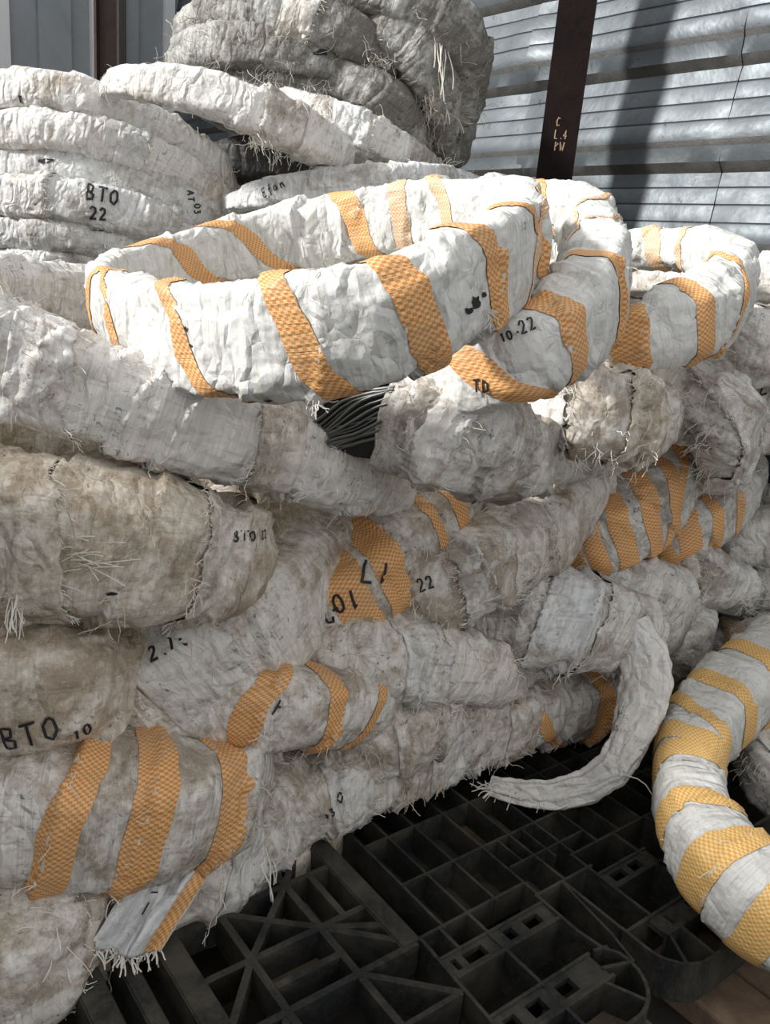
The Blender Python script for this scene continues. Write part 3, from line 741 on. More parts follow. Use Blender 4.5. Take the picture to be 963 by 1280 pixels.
coil('T1', 'grey coil with frayed fibres, lowest full ring of the rear top heap', 'sooty', [(224,84,18,2.75),(250,64,26,2.64),(310,58,26,2.56),(370,66,26,2.55),(420,80,23,2.58),(455,95,16,2.7)], TC, .37, fine=False)
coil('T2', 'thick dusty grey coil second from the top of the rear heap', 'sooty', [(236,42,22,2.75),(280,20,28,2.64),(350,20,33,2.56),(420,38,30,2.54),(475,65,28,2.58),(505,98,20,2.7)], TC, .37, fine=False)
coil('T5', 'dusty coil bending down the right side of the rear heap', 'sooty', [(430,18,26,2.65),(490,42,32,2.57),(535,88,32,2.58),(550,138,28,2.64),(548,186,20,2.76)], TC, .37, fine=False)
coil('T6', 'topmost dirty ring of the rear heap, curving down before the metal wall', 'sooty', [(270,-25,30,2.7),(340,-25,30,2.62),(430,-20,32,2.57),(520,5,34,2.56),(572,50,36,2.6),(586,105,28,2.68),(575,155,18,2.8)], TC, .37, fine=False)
# ---- left front stack
coil('A1', 'thick fibrous white coil sloping down under the big striped coil at left', 'white', [(-75,385,66,1.14),(0,438,67,1.13),(100,480,64,1.14),(200,512,62,1.17),(300,545,57,1.22),(400,582,52,1.28),(470,602,40,1.40),(505,608,28,1.58)], (-.35,1.65), .4, lump=1.2, rough=1.25, pitch=.09)
coil('A2', 'bulky brown-stained coil with straw tuft, third layer at left front', 'brown', [(-75,655,97,1.10),(0,662,98,1.09),(100,673,98,1.09),(200,686,90,1.13),(270,694,74,1.2),(312,690,46,1.32)], (-.5,1.55), .4, rough=1.3, pitch=.13)
coil('A3', 'brown stained coil marked BTO in the middle of the left front stack', 'brown', [(-75,850,88,1.06),(0,852,86,1.05),(70,852,82,1.07),(108,848,72,1.15),(142,838,48,1.27)], (-.5,1.5), .38, pitch=.15)
coil('A4', 'pale grey coil rising to the right, its flat face numbered 2.10', 'soiled', [(110,900,60,1.24),(175,878,74,1.20),(232,842,80,1.20),(302,783,82,1.26),(368,712,72,1.37),(415,660,50,1.5)], (-.38,1.7), .38, rough=.8, pitch=.2)
coil('A5', 'grimy coil with three orange bands near the bottom of the left stack', 'soiled', [(-75,1005,88,1.0),(0,1010,86,1.0),(100,1012,84,1.02),(190,1008,82,1.06),(260,995,75,1.13),(295,970,60,1.25),(305,945,40,1.38)], (-.45,1.5), .38, rough=1.2, pitch=.14)
coil('A6', 'grey torn coil right of the three orange bands, low in the stack', 'soiled', [(150,1105,66,1.08),(220,1085,70,1.11),(285,1045,70,1.19),(335,995,62,1.27),(370,945,50,1.4),(395,900,38,1.55)], (-.3,1.65), .36, rough=1.3)
coil('A7', 'lowest crumpled coil at the bottom left corner, resting on the pallet', 'brown', [(-75,1200,94,.93),(0,1196,94,.935),(48,1176,86,.96),(92,1146,70,1.03),(118,1122,46,1.15)], (-.45,1.5), .38, rough=1.4)
# ---- middle of the heap
coil('R15', 'lowest long grey coil lying on the pallet, two small orange patches', 'soiled', [(330,1035,42,1.25),(390,998,46,1.28),(480,952,50,1.38),(570,912,48,1.5),(660,888,47,1.62),(745,868,46,1.74),(795,845,40,1.88),(820,815,32,2.05)], (.05,2.05), .4, rough=1.2, skew=.03)
coil('R16', 'brownish coil with a fringed sack edge just above the lowest long coil', 'soiled', [(415,955,40,1.33),(460,925,48,1.33),(510,905,50,1.37),(555,885,40,1.46),(580,865,25,1.6)], (.05,1.8), .34, rough=1.3)
coil('R17', 'grey coil with three curved orange bands, left of centre near the bottom', 'soiled', [(240,905,38,1.18),(290,888,46,1.17),(350,882,52,1.19),(420,882,50,1.26),(470,882,42,1.33),(505,870,30,1.47)], (-.1,1.75), .36)
coil('R14', 'short bulging grey coil below the band numbered 17-10-20', 'soiled', [(365,812,32,1.38),(410,810,42,1.33),(470,815,48,1.33),(540,827,48,1.38),(605,838,42,1.46),(645,842,26,1.6)], (.1,1.85), .36)
coil('R13', 'grey coil with a long loose tail of sacking hanging from its right end', 'grey', [(540,775,36,1.6),(590,768,46,1.54),(650,768,54,1.53),(710,775,58,1.55),(765,785,52,1.6),(800,790,36,1.72)], (.35,2.1), .38)
coil('R5', 'dirty grey coil marked 22 rising to the right through the middle', 'soiled', [(478,752,40,1.46),(530,738,50,1.42),(590,712,54,1.45),(650,678,54,1.53),(700,632,50,1.63),(730,588,42,1.76),(738,550,34,1.92)], (.02,1.98), .38, rough=.9)
coil('R6', 'coil with wide orange bands numbered 17-10-20', 'soiled', [(360,815,40,1.38),(400,782,50,1.36),(440,742,56,1.37),(490,697,57,1.42),(540,652,54,1.5),(580,612,46,1.6),(600,570,36,1.76)], (-.12,1.88), .38, rough=.7)
coil('R1', 'smooth grey coil with bare wires showing, under the big striped coil', 'grey', [(400,490,46,1.36),(440,503,54,1.29),(480,514,58,1.26),(540,535,66,1.25),(600,555,66,1.29),(648,572,52,1.37),(672,572,32,1.5)], (.1,1.75), .36)
coil('R2', 'fibrous grey coil with a ragged torn patch, right of centre', 'soiled', [(635,500,38,1.55),(690,502,50,1.47),(740,510,57,1.45),(790,520,52,1.5),(820,518,36,1.62)], (.3,1.95), .36, rough=1.4)
coil('R3', 'grey frayed coil arching down before the dark gap on the right', 'grey', [(828,480,28,1.78),(860,482,40,1.68),(893,508,46,1.64),(908,550,42,1.68),(900,590,28,1.82)], (.45,2.1), .34, asp=.9, lump=1.0, rough=1.4)
coil('R4', 'grey coil at the right edge, below the far striped coil', 'grey', [(870,425,36,1.92),(925,430,46,1.86),(985,440,48,1.86),(1040,450,46,1.95)], (.8,2.25), .36)
coil('R4b', 'grey coil numbered 22 at the right edge, beside the frayed arching coil', 'grey', [(880,530,40,2.0),(930,520,48,1.92),(985,520,50,1.9),(1040,530,46,1.98)], (.85,2.3), .36)
coil('M4', 'white plain coil end at the right edge, level with the far striped coil', 'white', [(905,352,22,2.15),(940,347,29,2.06),(985,349,32,2.02),(1040,352,32,2.08)], (.95,2.35), .34)
coil('R7', 'coil wrapped in broad orange bands, right of centre', 'grey', [(670,700,28,1.85),(712,688,38,1.76),(762,662,47,1.74),(812,622,50,1.77),(842,580,44,1.86),(842,545,34,2.0)], (.3,2.15), .36, rough=.7)
coil('R8', 'small coil closely banded in orange at the far right', 'grey', [(800,688,28,1.98),(840,668,36,1.9),(882,645,38,1.92),(918,612,34,2.0),(930,585,26,2.12)], (.45,2.35), .34, rough=.7)
coil('R9', 'crumpled grey coil directly below the broad orange banded coil', 'grey', [(690,715,30,1.88),(740,718,40,1.78),(790,735,44,1.76),(832,752,38,1.82),(852,752,24,1.95)], (.5,2.2), .36, rough=1.5)
coil('R18', 'grey coil hidden behind the hanging tail of sacking', 'grey', [(775,815,34,1.98),(812,812,42,1.88),(848,795,42,1.86),(862,760,32,1.95)], (.4,2.3), .34)
coil('R10', 'grey pointed coil end under the small orange banded coil', 'grey', [(805,698,24,1.98),(858,708,35,1.9),(905,732,34,1.92),(938,748,20,2.02)], (.65,2.3), .34, rough=1.4)
coil('R11', 'plain grey coil low at the right edge, above the shadowed striped coil', 'grey', [(860,672,26,2.15),(915,672,36,2.05),(980,666,38,2.03),(1040,664,36,2.1)], (.85,2.45), .34)
coil('R12', 'plain grey coil at the right edge, lowest of the grey ones there', 'grey', [(890,728,28,2.18),(945,722,36,2.1),(1000,718,36,2.1),(1050,718,36,2.15)], (.9,2.5), .34)
coil('R19', 'shadowed coil with dull orange bands behind the clean striped coil', 'grey', [(800,862,26,2.25),(850,832,38,2.12),(905,800,42,2.1),(960,768,40,2.15),(1005,735,34,2.28)], (.6,2.6), .36)
# ---- the striped coils on top
coil('M3', 'orange striped white coil farthest right of the three on top', 'clean', [(730,440,26,1.55),(790,424,38,1.48),(850,405,50,1.5),(902,372,46,1.6),(905,332,36,1.76),(862,312,27,1.93),(808,312,25,2.02)], (.3,1.85), .36, asp=.8, rough=.8)
coil('M2', 'orange striped white coil in the middle of the three on top', 'clean', [(548,478,44,1.27),(600,467,50,1.2),(660,442,58,1.19),(714,402,62,1.27),(742,352,58,1.42),(738,297,46,1.62),(712,263,34,1.82),(665,264,32,1.95)], (.03,1.62), .38, asp=.75, rough=.8, dz=-.12)
M1 = [(128,362,34,1.5),(150,392,50,1.32),(210,415,60,1.18),(300,426,70,1.08),(400,422,76,1.03),(490,398,78,1.03),(570,362,74,1.08),(630,325,66,1.2),(652,292,56,1.38),(630,272,46,1.6),(570,268,42,1.77),(490,276,42,1.87),(400,290,42,1.92),(310,308,40,1.9),(220,328,34,1.8),(155,343,30,1.66)]
coil('M1', 'large white coil with orange stripes lying across the top of the heap', 'clean', M1, (0,0), full=True, asp=.55, rough=.75, sq=3.2, up=(-.05,-.12,1), pitch=.14, lump=.8)
# ---- the clean ring on the right
coil('F1', 'clean orange and white striped coil leaning at the right front', 'clean', [(1010,815,50,1.8),(950,846,52,1.68),(898,885,50,1.58),(868,935,47,1.47),(861,985,46,1.375),(877,1040,53,1.25),(912,1090,59,1.16),(962,1135,64,1.10),(1030,1165,66,1.06),(1110,1150,62,1.10)], (.86,1.50), .34, rough=.6, lump=.5, pitch=.09, skew=.01)
coil('F2', 'plain white coil inside the clean striped ring at the right edge', 'white', [(1010,872,44,1.82),(975,895,46,1.72),(966,935,42,1.63),(980,980,44,1.56),(1040,1010,46,1.54)], (1.05,1.78), .26, rough=1.3)
# ---- overlapping ends of the sack strips
for key, a, b, w, mt, sd in (('A1', (96,430), (84,530), 70, 'white', 1), ('A1', (330,505), (318,585), 60, 'soiled', -1), ('A2', (72,582), (82,755), 85, 'brown', 1), ('A2', (262,628), (236,765), 50, 'soiled', -1), 
    ('A4', (255,770), (330,850), 80, 'grey', 1), ('A6', (295,960), (330,1075), 60, 'grey', 1), ('R5', (622,650), (648,725), 50, 'soiled', 1), ('R5', (560,690), (585,765), 45, 'grey', -1), ('R13', (690,722), (655,815), 60, 'pale', -1), ('R13', (765,742), (728,828), 45, 'grey', -1),
    ('R14', (548,785), (556,872), 55, 'grey', 1), ('R14', (470,775), (462,858), 50, 'soiled', 1), ('R1', (598,490), (552,598), 65, 'white', 1), ('R2', (762,456), (772,572), 55, 'brown', -1), ('R2', (705,460), (715,545), 40, 'white', 1), ('R3', (868,470), (925,500), 45, 'white', -1),
    ('R15', (556,868), (582,952), 55, 'grey', 1), ('R15', (650,850), (668,930), 45, 'soiled', 1), ('R15', (450,930), (470,995), 50, 'grey', 1), ('R16', (545,868), (560,915), 50, 'soiled', 1), ('R9', (790,700), (775,775), 40, 'pale', 1), ('R10', (880,695), (865,750), 40, 'soiled', 1),
    ('C1', (338,118), (322,178), 50, 'grey', -1), ('A7', (70,1095), (100,1190), 60, 'soiled', 1), ('L2', (190,175), (178,218), 36, 'pale', 1), ('L4', (60,225), (64,275), 50, 'white', 1), ('T2', (400,10), (380,60), 40, 'grey', 1), ('C2', (470,150), (455,200), 40, 'pale', 1), ('F2', (945,905), (985,960), 40, 'clean', 1)):
    sack_flap(key, a, b, w, mt, sd)
# ---- orange woven bands
BANDS = {
 'M1': [((112,358),(117,415),16,'band'), ((203,362),(250,470),32,'band'), ((345,352),(415,478),40,'band'), ((497,332),(548,440),44,'band'), ((612,298),(630,385),34,'band'), ((668,268),(686,322),20,'band'),
        ((166,334),(186,352),22,'band'), ((208,304),(246,344),32,'band'), ((288,284),(342,330),26,'band'), ((430,248),(452,305),34,'band'), ((494,244),(500,292),26,'band_pale'), ((548,240),(556,272),26,'band_pale'), ((606,245),(640,262),20,'band_pale')],
 'M2': [((592,448),(622,482),40,'band'), ((690,382),(728,425),36,'band'), ((742,318),(776,372),34,'band'), ((712,245),(716,290),14,'band_pale'), ((752,268),(725,280),14,'band_pale'), ((680,252),(690,290),16,'band')],
 'M3': [((788,404),(790,452),28,'band'), ((868,362),(886,432),26,'band'), ((814,298),(826,335),24,'band_pale'), ((850,300),(848,325),14,'band_pale'), ((912,320),(932,372),16,'band'), ((760,318),(764,340),18,'band')],
 'R6': [((420,702),(460,778),36,'band'), ((455,668),(502,738),36,'band'), ((524,625),(556,672),16,'band'), ((548,604),(582,652),26,'band')],
 'R7': [((712,668),(722,704),15,'band'), ((738,640),(752,700),18,'band'), ((766,625),(784,685),20,'band'), ((803,600),(822,660),18,'band'), ((825,575),(846,630),17,'band'), ((832,548),(856,585),17,'band')],
 'R8': [((862,645),(868,690),18,'band'), ((892,630),(902,668),15,'band'), ((912,606),(926,640),10,'band'), ((818,670),(830,690),18,'band')],
 'R17': [((343,848),(304,912),34,'band'), ((404,838),(418,920),28,'band'), ((480,862),(455,918),16,'band')],
 'A5': [((118,945),(66,1075),42,'band'), ((200,942),(178,1078),38,'band'), ((274,935),(272,1075),30,'band')],
 'R15': [((742,838),(756,890),26,'band'), ((684,898),(694,925),22,'band')],
 'R19': [((872,790),(884,830),24,'band_pale'), ((915,770),(925,815),20,'band_pale'), ((842,815),(856,850),22,'band_pale')],
 'F1': [((938,812),(975,850),26,'band_new'), ((872,846),(938,905),28,'band_new'), ((848,872),(905,918),22,'band_new'), ((830,915),(896,930),22,'band_new'), ((819,968),(900,952),30,'band_new'), ((826,1032),(908,998),33,'band_new'), ((866,1105),(952,1045),36,'band_new'), ((942,1180),(985,1100),35,'band_new'), ((1010,1210),(1030,1120),35,'band_new')],
}
for key, lst in BANDS.items():
    for a, b, w, m_ in lst: band(key, a, b, w, m_)

# ---- black marker writing
write('L4', 'BTO', 130, 244, 17, (1, .22), .006); write('L4', '22', 124, 267, 14, (1, .15), .006); write('L4', '_', 124, 277, 22, (1, .15), .006)
write('L3', 'AT', 238, 246, 9, (.3, 1), .004); write('L3', 'O3', 246, 262, 9, (.3, 1), .004)
write('L1', 'm', 28, 120, 16, (1, -.1), .004); write('C3', 'Efan', 342, 234, 11, (1, -.35), .0035)
write('R6', '17', 467, 716, 27, (-.80, -.12), .0052); write('R6', '10', 430, 752, 24, (-.8, .25), .0048); write('R6', '-20', 404, 770, 24, (-.75, .5), .0048)
write('R6', 'RT', 412, 800, 18, (-.85, .4), .0036)
write('R5', '22', 533, 729, 14, (1, -.35), .0036); write('R5', '22', 505, 745, 13, (1, -.3), .0036)
write('A2', 'BTO', 306, 670, 13, (1, -.05), .003); write('A2', '22', 327, 668, 11, (1, -.05), .0028); write('A4', '2.10', 212, 806, 20, (1, -.55), .0045)
write('A3', 'BTO', 40, 916, 30, (1, -.12), .0042); write('A3', '10', 103, 912, 17, (1, .05), .004)
write('R15', '0', 428, 996, 12, (1, -.3), .0032); write('R15', '+3', 412, 1016, 10, (1, -.35), .0032)
write('M2', '22', 660, 407, 14, (1, -.45), .0028); write('M2', '10', 634, 420, 11, (1, -.4), .0028); write('M2', '-', 647, 415, 9, (1, -.4), .0026)
write('R17', '~', 345, 885, 20, (1, -.35), .0034); write('M2', 'TD', 604, 482, 15, (1, -.1), .003)
write('R4b', '22', 946, 487, 18, (1, -.2), .004); write('M1', '3', 653, 283, 8, (1, 0), .003)

# ---- bare wires where the sack of R1 starts
c = COILS['R1']
_, _, sA, pA = hit(c, 436, 512); _, _, sB, _ = hit(c, 482, 518); _, _, _, pT = hit(c, 470, 468); _, _, _, pB = hit(c, 462, 548)
ss, pp_ = np.meshgrid(np.linspace(sA - .03, sB, 10), np.linspace(min(pT, pB) - .5, max(pT, pB) + .5, 24), indexing='ij')
V = surf(c, ss, pp_, .0045 + 0 * ss); I, J = np.meshgrid(np.arange(9), np.arange(23), indexing='ij'); k0 = (I * 24 + J).ravel()
mesh_obj('wire_bundle', V.reshape(-1, 3), np.stack([k0, k0 + 24, k0 + 25, k0 + 1], 1), MAT['void'], c.root, True)
rs = np.random.RandomState(4)
for q in range(34):
    p0 = min(pT, pB) - .35 + (max(pT, pB) - min(pT, pB) + .7) * (q + rs.rand() * .8) / 34; m = MB()
    sl = np.linspace(sA - .03, sB + .004, 9); P = surf(c, sl, p0 + (sl - sA) * (9 + 4 * rs.normal() * .4) , .0065 + .002 * rs.rand() + 0 * sl)
    for i in range(9):
        t = P[min(8, i + 1)] - P[max(0, i - 1)]; t /= np.linalg.norm(t); a = np.cross(t, [0, 0, 1.0]); a /= np.linalg.norm(a); b = np.cross(t, a)
        m.v += [tuple(P[i] + (.0014 + .0006 * (q % 3)) * (a * math.cos(x) + b * math.sin(x))) for x in np.linspace(0, 2 * math.pi, 7)[:-1]]
    m.f = [(i * 6 + j, i * 6 + (j + 1) % 6, i * 6 + 6 + (j + 1) % 6, i * 6 + 6 + j) for i in range(8) for j in range(6)]
    m.build('steel_wire', MAT['wire'], c.root, True)
ss, pp_ = np.meshgrid(np.linspace(0, 1, 8), np.linspace(-math.pi, math.pi, 60), indexing='ij')
V = surf(c, sB - .002 + .012 * noise(pp_ * 1.3, 0 * ss, 0 * ss) + ss * .07, pp_, .009 * (1 - ss) + .0005)
I, J = np.meshgrid(np.arange(7), np.arange(59), indexing='ij'); k0 = (I * 60 + J).ravel(); F = np.stack([k0, k0 + 60, k0 + 61, k0 + 1], 1)
UVf = np.stack([ss * .07, pp_ * c.rm], -1).reshape(-1, 2)[F.ravel()]
o = mesh_obj('sack_edge', V.reshape(-1, 3), F, MAT['grey'], c.root, True, UVf)

# ---- loose tail of sacking hanging from R13
c = COILS['R13']
tp = [(788,778,20,1.545),(806,815,25,1.52),(810,850,27,1.50),(800,890,25,1.48),(786,930,20,1.45),(768,962,18,1.43),(735,985,16,1.43),(690,996,15,1.43),(650,992,14,1.44),(612,981,9,1.45)]
P = []
for px, py, hw, Y in tp:
    w = at_y(px, py, Y); rr = 1.15 * hw * depth(w) / FPX
    if w[2] < ZT + .016: w = at_z(px, py, ZT + .016)
    P.append([*w, rr])
P = np.array(P); tt = np.linspace(0, len(P) - 1, 110); Pi = np.stack([np.interp(tt, np.arange(len(P)), P[:, k]) for k in range(4)], 1)
for _ in range(5): Pi[1:-1] = .25 * Pi[:-2] + .5 * Pi[1:-1] + .25 * Pi[2:]
Tn = np.gradient(Pi[:, :3], axis=0); Tn /= np.linalg.norm(Tn, axis=1)[:, None]
toC = CAM - Pi[:, :3]; toC -= (toC * Tn).sum(1)[:, None] * Tn; toC /= np.linalg.norm(toC, axis=1)[:, None]; Sd = np.cross(Tn, toC)
nph = 40; ph = np.linspace(-math.pi, math.pi, nph + 1)[:-1]; q1, q2 = np.meshgrid(np.arange(110), ph, indexing='ij')
tw = .35 * np.sin(q1 * .06)
plt_ = 1 + .20 * noise(np.cos(q2) * 2.6, np.sin(q2) * 2.6, q1 * .02) + .16 * np.cos(7 * q2 + q1 * .05) * np.clip((q1 - 25) / 50, 0, 1) + .10 * noise(q1 * .3, np.cos(q2) * 2, np.sin(q2) * 2)
rr = Pi[:, 3][:, None] * plt_
V = Pi[:, None, :3] + Sd[:, None] * (rr * np.cos(q2 + tw))[..., None] + toC[:, None] * (rr * .38 * np.sin(q2 + tw))[..., None]
V[..., 2] = np.maximum(V[..., 2], ZT + .002)
I, J = np.meshgrid(np.arange(109), np.arange(nph), indexing='ij'); J2 = (J + 1) % nph
F = np.stack([I * nph + J, (I + 1) * nph + J, (I + 1) * nph + J2, I * nph + J2], 2).reshape(-1, 4)
UVt = np.stack([(q2 * .03), (q1 * .005)], -1).reshape(-1, 2)[F.ravel()]
mesh_obj('hanging_tail', V.reshape(-1, 3), F, MAT['white'], c.root, True, UVt)
m = MB()
for q in range(60):
    e = Pi[-1 - (q % 34 if q % 2 else q % 5), :3]; d = Tn[-1] * (1 if q % 2 == 0 else .2) + rs.normal(size=3) * .4 + np.array([0, -.2, -.25])
    thread_strip(m, e + rs.normal(size=3) * .005 + np.array([0, -.006, 0]), d, .018 + .02 * rs.rand(), rs, .0008, .4, 4, .5)
thread_strip(m, Pi[62, :3] + toC[62] * .01, Tn[62] * -1 + np.array([.2, -.5, -.6]), .14, rs, .0010, .6, 8, .35)
o = m.build('frayed_tuft', MAT['thread'], c.root); o['kind'] = 'stuff'

for key, px, py, rx, ry in (('M1', 594, 378, 5, 9), ('M1', 586, 388, 6, 4), ('M1', 604, 368, 3, 4), ('M1', 232, 411, 2.5, 3), ('M1', 238, 432, 4, 2), ('M1', 336, 500, 6, 1.6), ('T2', 490, 50, 15, 7), ('T1', 402, 66, 9, 4), ('L3', 58, 201, 10, 3), ('R3', 905, 500, 3, 5), ('R2', 700, 520, 4, 8), ('R2', 708, 532, 5, 3), ('M3', 872, 396, 3, 2), ('R3', 915, 520, 3, 3), ('A2', 140, 742, 8, 2.5), ('R15', 504, 958, 7, 3), ('R3', 898, 478, 5, 2)):
    torn_hole(key, px, py, rx, ry)
# ---- loose flap of sacking with a fringe, low at the left
c = COILS['A6']
TL, TR, BL, BR = at_y(172, 1082, 1.0), at_y(292, 1045, 1.07), at_y(112, 1188, .945), at_y(196, 1194, .965)
g1, g2 = np.meshgrid(np.linspace(0, 1, 40), np.linspace(0, 1, 40), indexing='ij')
def flap(a, b, off=0.0):
    a_, b_ = a[..., None], b[..., None]
    V = (TL * (1 - a_) + TR * a_) * (1 - b_) + (BL * (1 - a_) + BR * a_) * b_
    wv = .010 * np.sin(a * 9 + b * 2.5) * (.3 + b) + .012 * noise(a * 4, b * 3, 0 * a) + .006 * np.exp(-np.abs(a * 1.2 - b * .5 - .35) * 14) - .045 * (1 - b) ** 3
    return V + np.array([-.15, -.85, .35]) * (wv + off)[..., None]
V = flap(g1, g2); I, J = np.meshgrid(np.arange(39), np.arange(39), indexing='ij'); k0 = (I * 40 + J).ravel(); F = np.stack([k0, k0 + 1, k0 + 41, k0 + 40], 1)
UVp = np.stack([g1 * .12, g2 * .15], -1).reshape(-1, 2)[F.ravel()]
o = mesh_obj('loose_flap', V.reshape(-1, 3), F, MAT['pale'], c.root, True, UVp)
sm = o.modifiers.new('cloth', 'SOLIDIFY'); sm.thickness = .0015; sm.offset = 0
b1, b2 = np.meshgrid(np.linspace(.78, .985, 8), np.linspace(0, .99, 40), indexing='ij'); V = flap(b1, b2, .003); I, J = np.meshgrid(np.arange(7), np.arange(39), indexing='ij'); k0 = (I * 40 + J).ravel()
F = np.stack([k0, k0 + 1, k0 + 41, k0 + 40], 1); UVp = np.stack([b1 * .12, b2 * .15], -1).reshape(-1, 2)[F.ravel()]
mesh_obj('orange_band', V.reshape(-1, 3), F, MAT['band'], c.root, True, UVp)
m = MB(); E1 = flap(np.linspace(0, .95, 70), np.ones(70))
for e in E1: thread_strip(m, e + rs.normal(size=3) * .002, np.array([.02, -.15, -.5]) + rs.normal(size=3) * .25, .012 + .018 * rs.rand(), rs, .0010, .4, 4, .5)
o = m.build('flap_fringe', MAT['thread'], c.root); o['kind'] = 'stuff'
m = MB()
for st in ([(-.05, .35), (-.05, -.4)], [(-.5, .95), (.3, .9)]):
    pts = []
    for t in np.linspace(0, 1, 6):
        x = st[0][0] * (1 - t) + st[1][0] * t; y = st[0][1] * (1 - t) + st[1][1] * t
        pts.append(flap(np.array([.42 + x * .12]), np.array([.58 - y * .18]), np.array([.004]))[0])
    v, f = ribbon(pts, [-fw] * 6, .0022); m.add(v, f)
m.build('marker_writing', MAT['ink'], c.root)

# ---- frayed fibres
for key, n, L, mt in (('A1', 130, .03, 'thread'), ('A2', 120, .035, 'thread_brown'), ('A3', 90, .03, 'thread_brown'), ('A4', 90, .03, 'thread_brown'), ('A5', 80, .03, 'thread'), ('A6', 110, .035, 'thread'), ('A7', 120, .035, 'thread'),
    ('R15', 120, .03, 'thread'), ('R16', 80, .03, 'thread_brown'), ('R17', 60, .025, 'thread'), ('R14', 90, .03, 'thread'), ('R13', 90, .035, 'thread'), ('R5', 120, .035, 'thread'), ('R6', 60, .025, 'thread'), ('R1', 60, .025, 'thread'),
    ('R2', 120, .035, 'thread'), ('R3', 110, .04, 'thread'), ('R4', 50, .03, 'thread'), ('R4b', 50, .03, 'thread'), ('R7', 60, .03, 'thread'), ('R8', 30, .03, 'thread'), ('R9', 60, .03, 'thread'), ('R10', 60, .04, 'thread'), ('R18', 40, .03, 'thread'),
    ('R11', 40, .03, 'thread'), ('R12', 30, .03, 'thread'), ('R19', 20, .03, 'thread_dark'), ('M1', 40, .02, 'thread'), ('M2', 30, .02, 'thread'), ('M3', 25, .02, 'thread'), ('F1', 16, .02, 'thread'), ('F2', 60, .03, 'thread'),
    ('C1', 90, .05, 'thread'), ('C2', 70, .05, 'thread'), ('T1', 90, .06, 'thread'), ('T2', 70, .06, 'thread'), ('T3', 80, .06, 'thread_dark'), ('T4', 110, .06, 'thread'), ('T5', 90, .06, 'thread_dark'), ('T6', 90, .06, 'thread_dark'),
    ('L1', 40, .03, 'thread'), ('L2', 30, .03, 'thread'), ('L3', 30, .03, 'thread'), ('L4', 20, .03, 'thread'), ('L5', 25, .03, 'thread'), ('L6', 20, .03, 'thread'), ('L7', 30, .04, 'thread')):
    fray(key, n, L, mt)
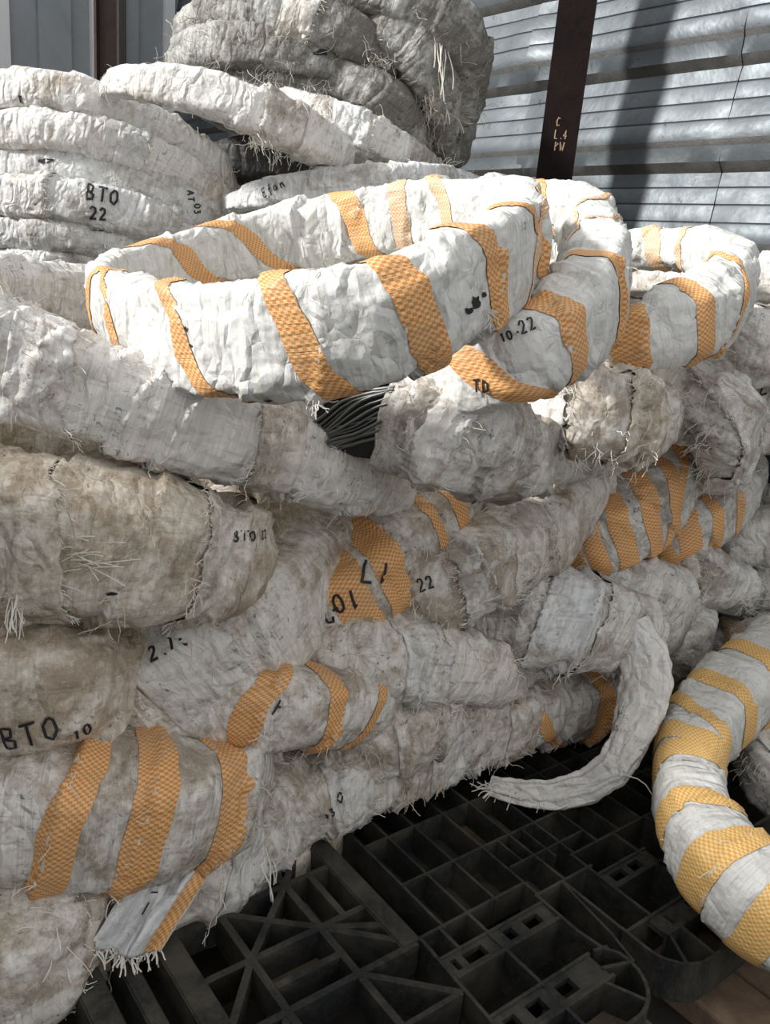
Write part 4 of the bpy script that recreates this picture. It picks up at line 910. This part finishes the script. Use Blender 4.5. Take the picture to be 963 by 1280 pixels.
for key, px, py, n, L, d, sp, mt, wd, ar, sag, cu in (
    ('A2', 92, 700, 26, .075, (1, -.15), .35, 'thread', .0009, 10, .15, .10), ('A2', 20, 752, 22, .05, (.1, 1), .25, 'thread', .0010, 6, .6, .3), ('A2', 238, 735, 22, .035, (-.2, 1), .5, 'thread', .0008, 10, .4, .3),
    ('A1', 60, 425, 60, .035, (-.6, -.4), .5, 'thread_brown', .0006, 22, .3, .5), ('A1', 170, 462, 40, .03, (.8, -.3), .5, 'thread', .0006, 18, .3, .6),
    ('C1', 318, 178, 36, .06, (.3, 1), .5, 'thread', .0012, 9, .5, .7), ('C1', 350, 196, 26, .05, (.3, 1), .5, 'thread', .0012, 8, .5, .7), ('C1', 410, 140, 20, .05, (.6, -.6), .6, 'thread', .0012, 10, .4, .8),
    ('L2', 268, 236, 46, .06, (.1, -1), .7, 'thread_brown', .0011, 9, .2, .7), ('C2', 560, 215, 40, .07, (1, .1), .6, 'thread', .0011, 6, .3, .6),
    ('T4', 320, 110, 60, .07, (.2, .4), .9, 'thread', .0011, 22, .4, 1.0), ('T4', 400, 118, 70, .06, (.4, .2), .9, 'thread', .0012, 14, .3, 1.1), ('T2', 478, 72, 60, .06, (.2, .4), .9, 'thread', .0012, 12, .3, 1.1), ('T5', 545, 130, 50, .08, (-.1, 1), .5, 'thread_dark', .0011, 20, .5, .6), ('T5', 553, 50, 10, .16, (.05, 1), .15, 'thread', .0022, 4, .8, .2), ('T1', 262, 70, 40, .06, (-.2, .6), .8, 'thread', .0011, 20, .4, .8), ('T2', 245, 30, 40, .08, (-.6, -.1), .7, 'thread_dark', .0012, 10, .3, .8),
    ('T6', 560, 100, 50, .07, (.1, 1), .6, 'thread_dark', .0011, 25, .5, .7),
    ('R2', 700, 478, 40, .04, (.2, 1), .5, 'thread', .0008, 14, .3, .3), ('R2', 745, 565, 24, .04, (0, 1), .5, 'thread', .0008, 14, .6, .6), ('R3', 880, 590, 26, .06, (-.8, .1), .5, 'thread', .0008, 10, .5, .6), ('R3', 850, 500, 30, .05, (-.4, .8), .6, 'thread', .0007, 14, .5, .7),
    ('R10', 935, 745, 30, .05, (.6, .5), .6, 'thread', .0008, 8, .5, .6), ('R5', 735, 560, 36, .04, (.3, 1), .6, 'thread', .0008, 12, .4, .5), ('R5', 530, 760, 34, .03, (-.2, 1), .4, 'thread', .0008, 22, .5, .4), ('R7', 722, 640, 30, .06, (.1, 1), .25, 'thread', .0010, 7, .5, .3),
    ('R14', 640, 830, 30, .035, (.5, .2), .6, 'thread', .0008, 10, .5, .5), ('R15', 510, 985, 18, .05, (.1, 1), .4, 'thread_brown', .0009, 5, .6, .4), ('R15', 548, 968, 16, .05, (.1, 1), .4, 'thread_brown', .0009, 4, .6, .4), ('R15', 620, 935, 12, .06, (.5, 1), .5, 'thread', .0007, 8, .5, .8),
    ('R16', 545, 890, 34, .03, (.5, .8), .5, 'thread', .0008, 16, .4, .4), ('R16', 455, 940, 30, .04, (-.3, .8), .6, 'thread_brown', .0008, 16, .4, .6), ('A6', 330, 1065, 5, .13, (.05, 1), .2, 'thread', .0018, 7, .8, .25), ('A6', 345, 960, 34, .04, (.2, .9), .6, 'thread_brown', .0008, 14, .5, .5), ('A4', 255, 800, 30, .06, (-.3, 1), .35, 'thread_brown', .0008, 14, .5, .3), ('A4', 300, 918, 14, .03, (-.3, .9), .5, 'thread', .0008, 12, .5, .4),
    ('A7', 40, 1110, 40, .07, (.8, .6), .8, 'thread', .0010, 25, .2, .3), ('A7', 90, 1150, 30, .06, (-.6, .5), .8, 'thread', .0010, 22, .2, .3), ('A5', 90, 935, 12, .04, (.2, 1), .4, 'thread', .0010, 8, .6, .3), ('F2', 935, 960, 26, .03, (-.6, .4), .6, 'thread', .0008, 10, .4, .5),
    ('M1', 612, 390, 24, .025, (.1, .7), .8, 'thread', .0010, 3, .4, .5), ('M1', 395, 502, 14, .025, (.2, .6), .8, 'thread', .0010, 3, .4, .5), ('M1', 140, 425, 40, .02, (.5, .2), .6, 'thread', .0007, 20, .2, .4), ('M2', 680, 345, 3, .09, (-.1, 1), .12, 'thread', .0014, 3, .8, .2), ('F1', 855, 895, 4, .06, (-.2, 1), .2, 'thread', .0009, 3, .7, .3)):
    tuft(key, px, py, n, L, d, sp, mt, wd, ar, sag, .5, cu)
print('BUILD', round(time.time() - T0, 1), 'tris', sum(len(o.data.polygons) * 2 for o in scene.objects if o.type == 'MESH'))
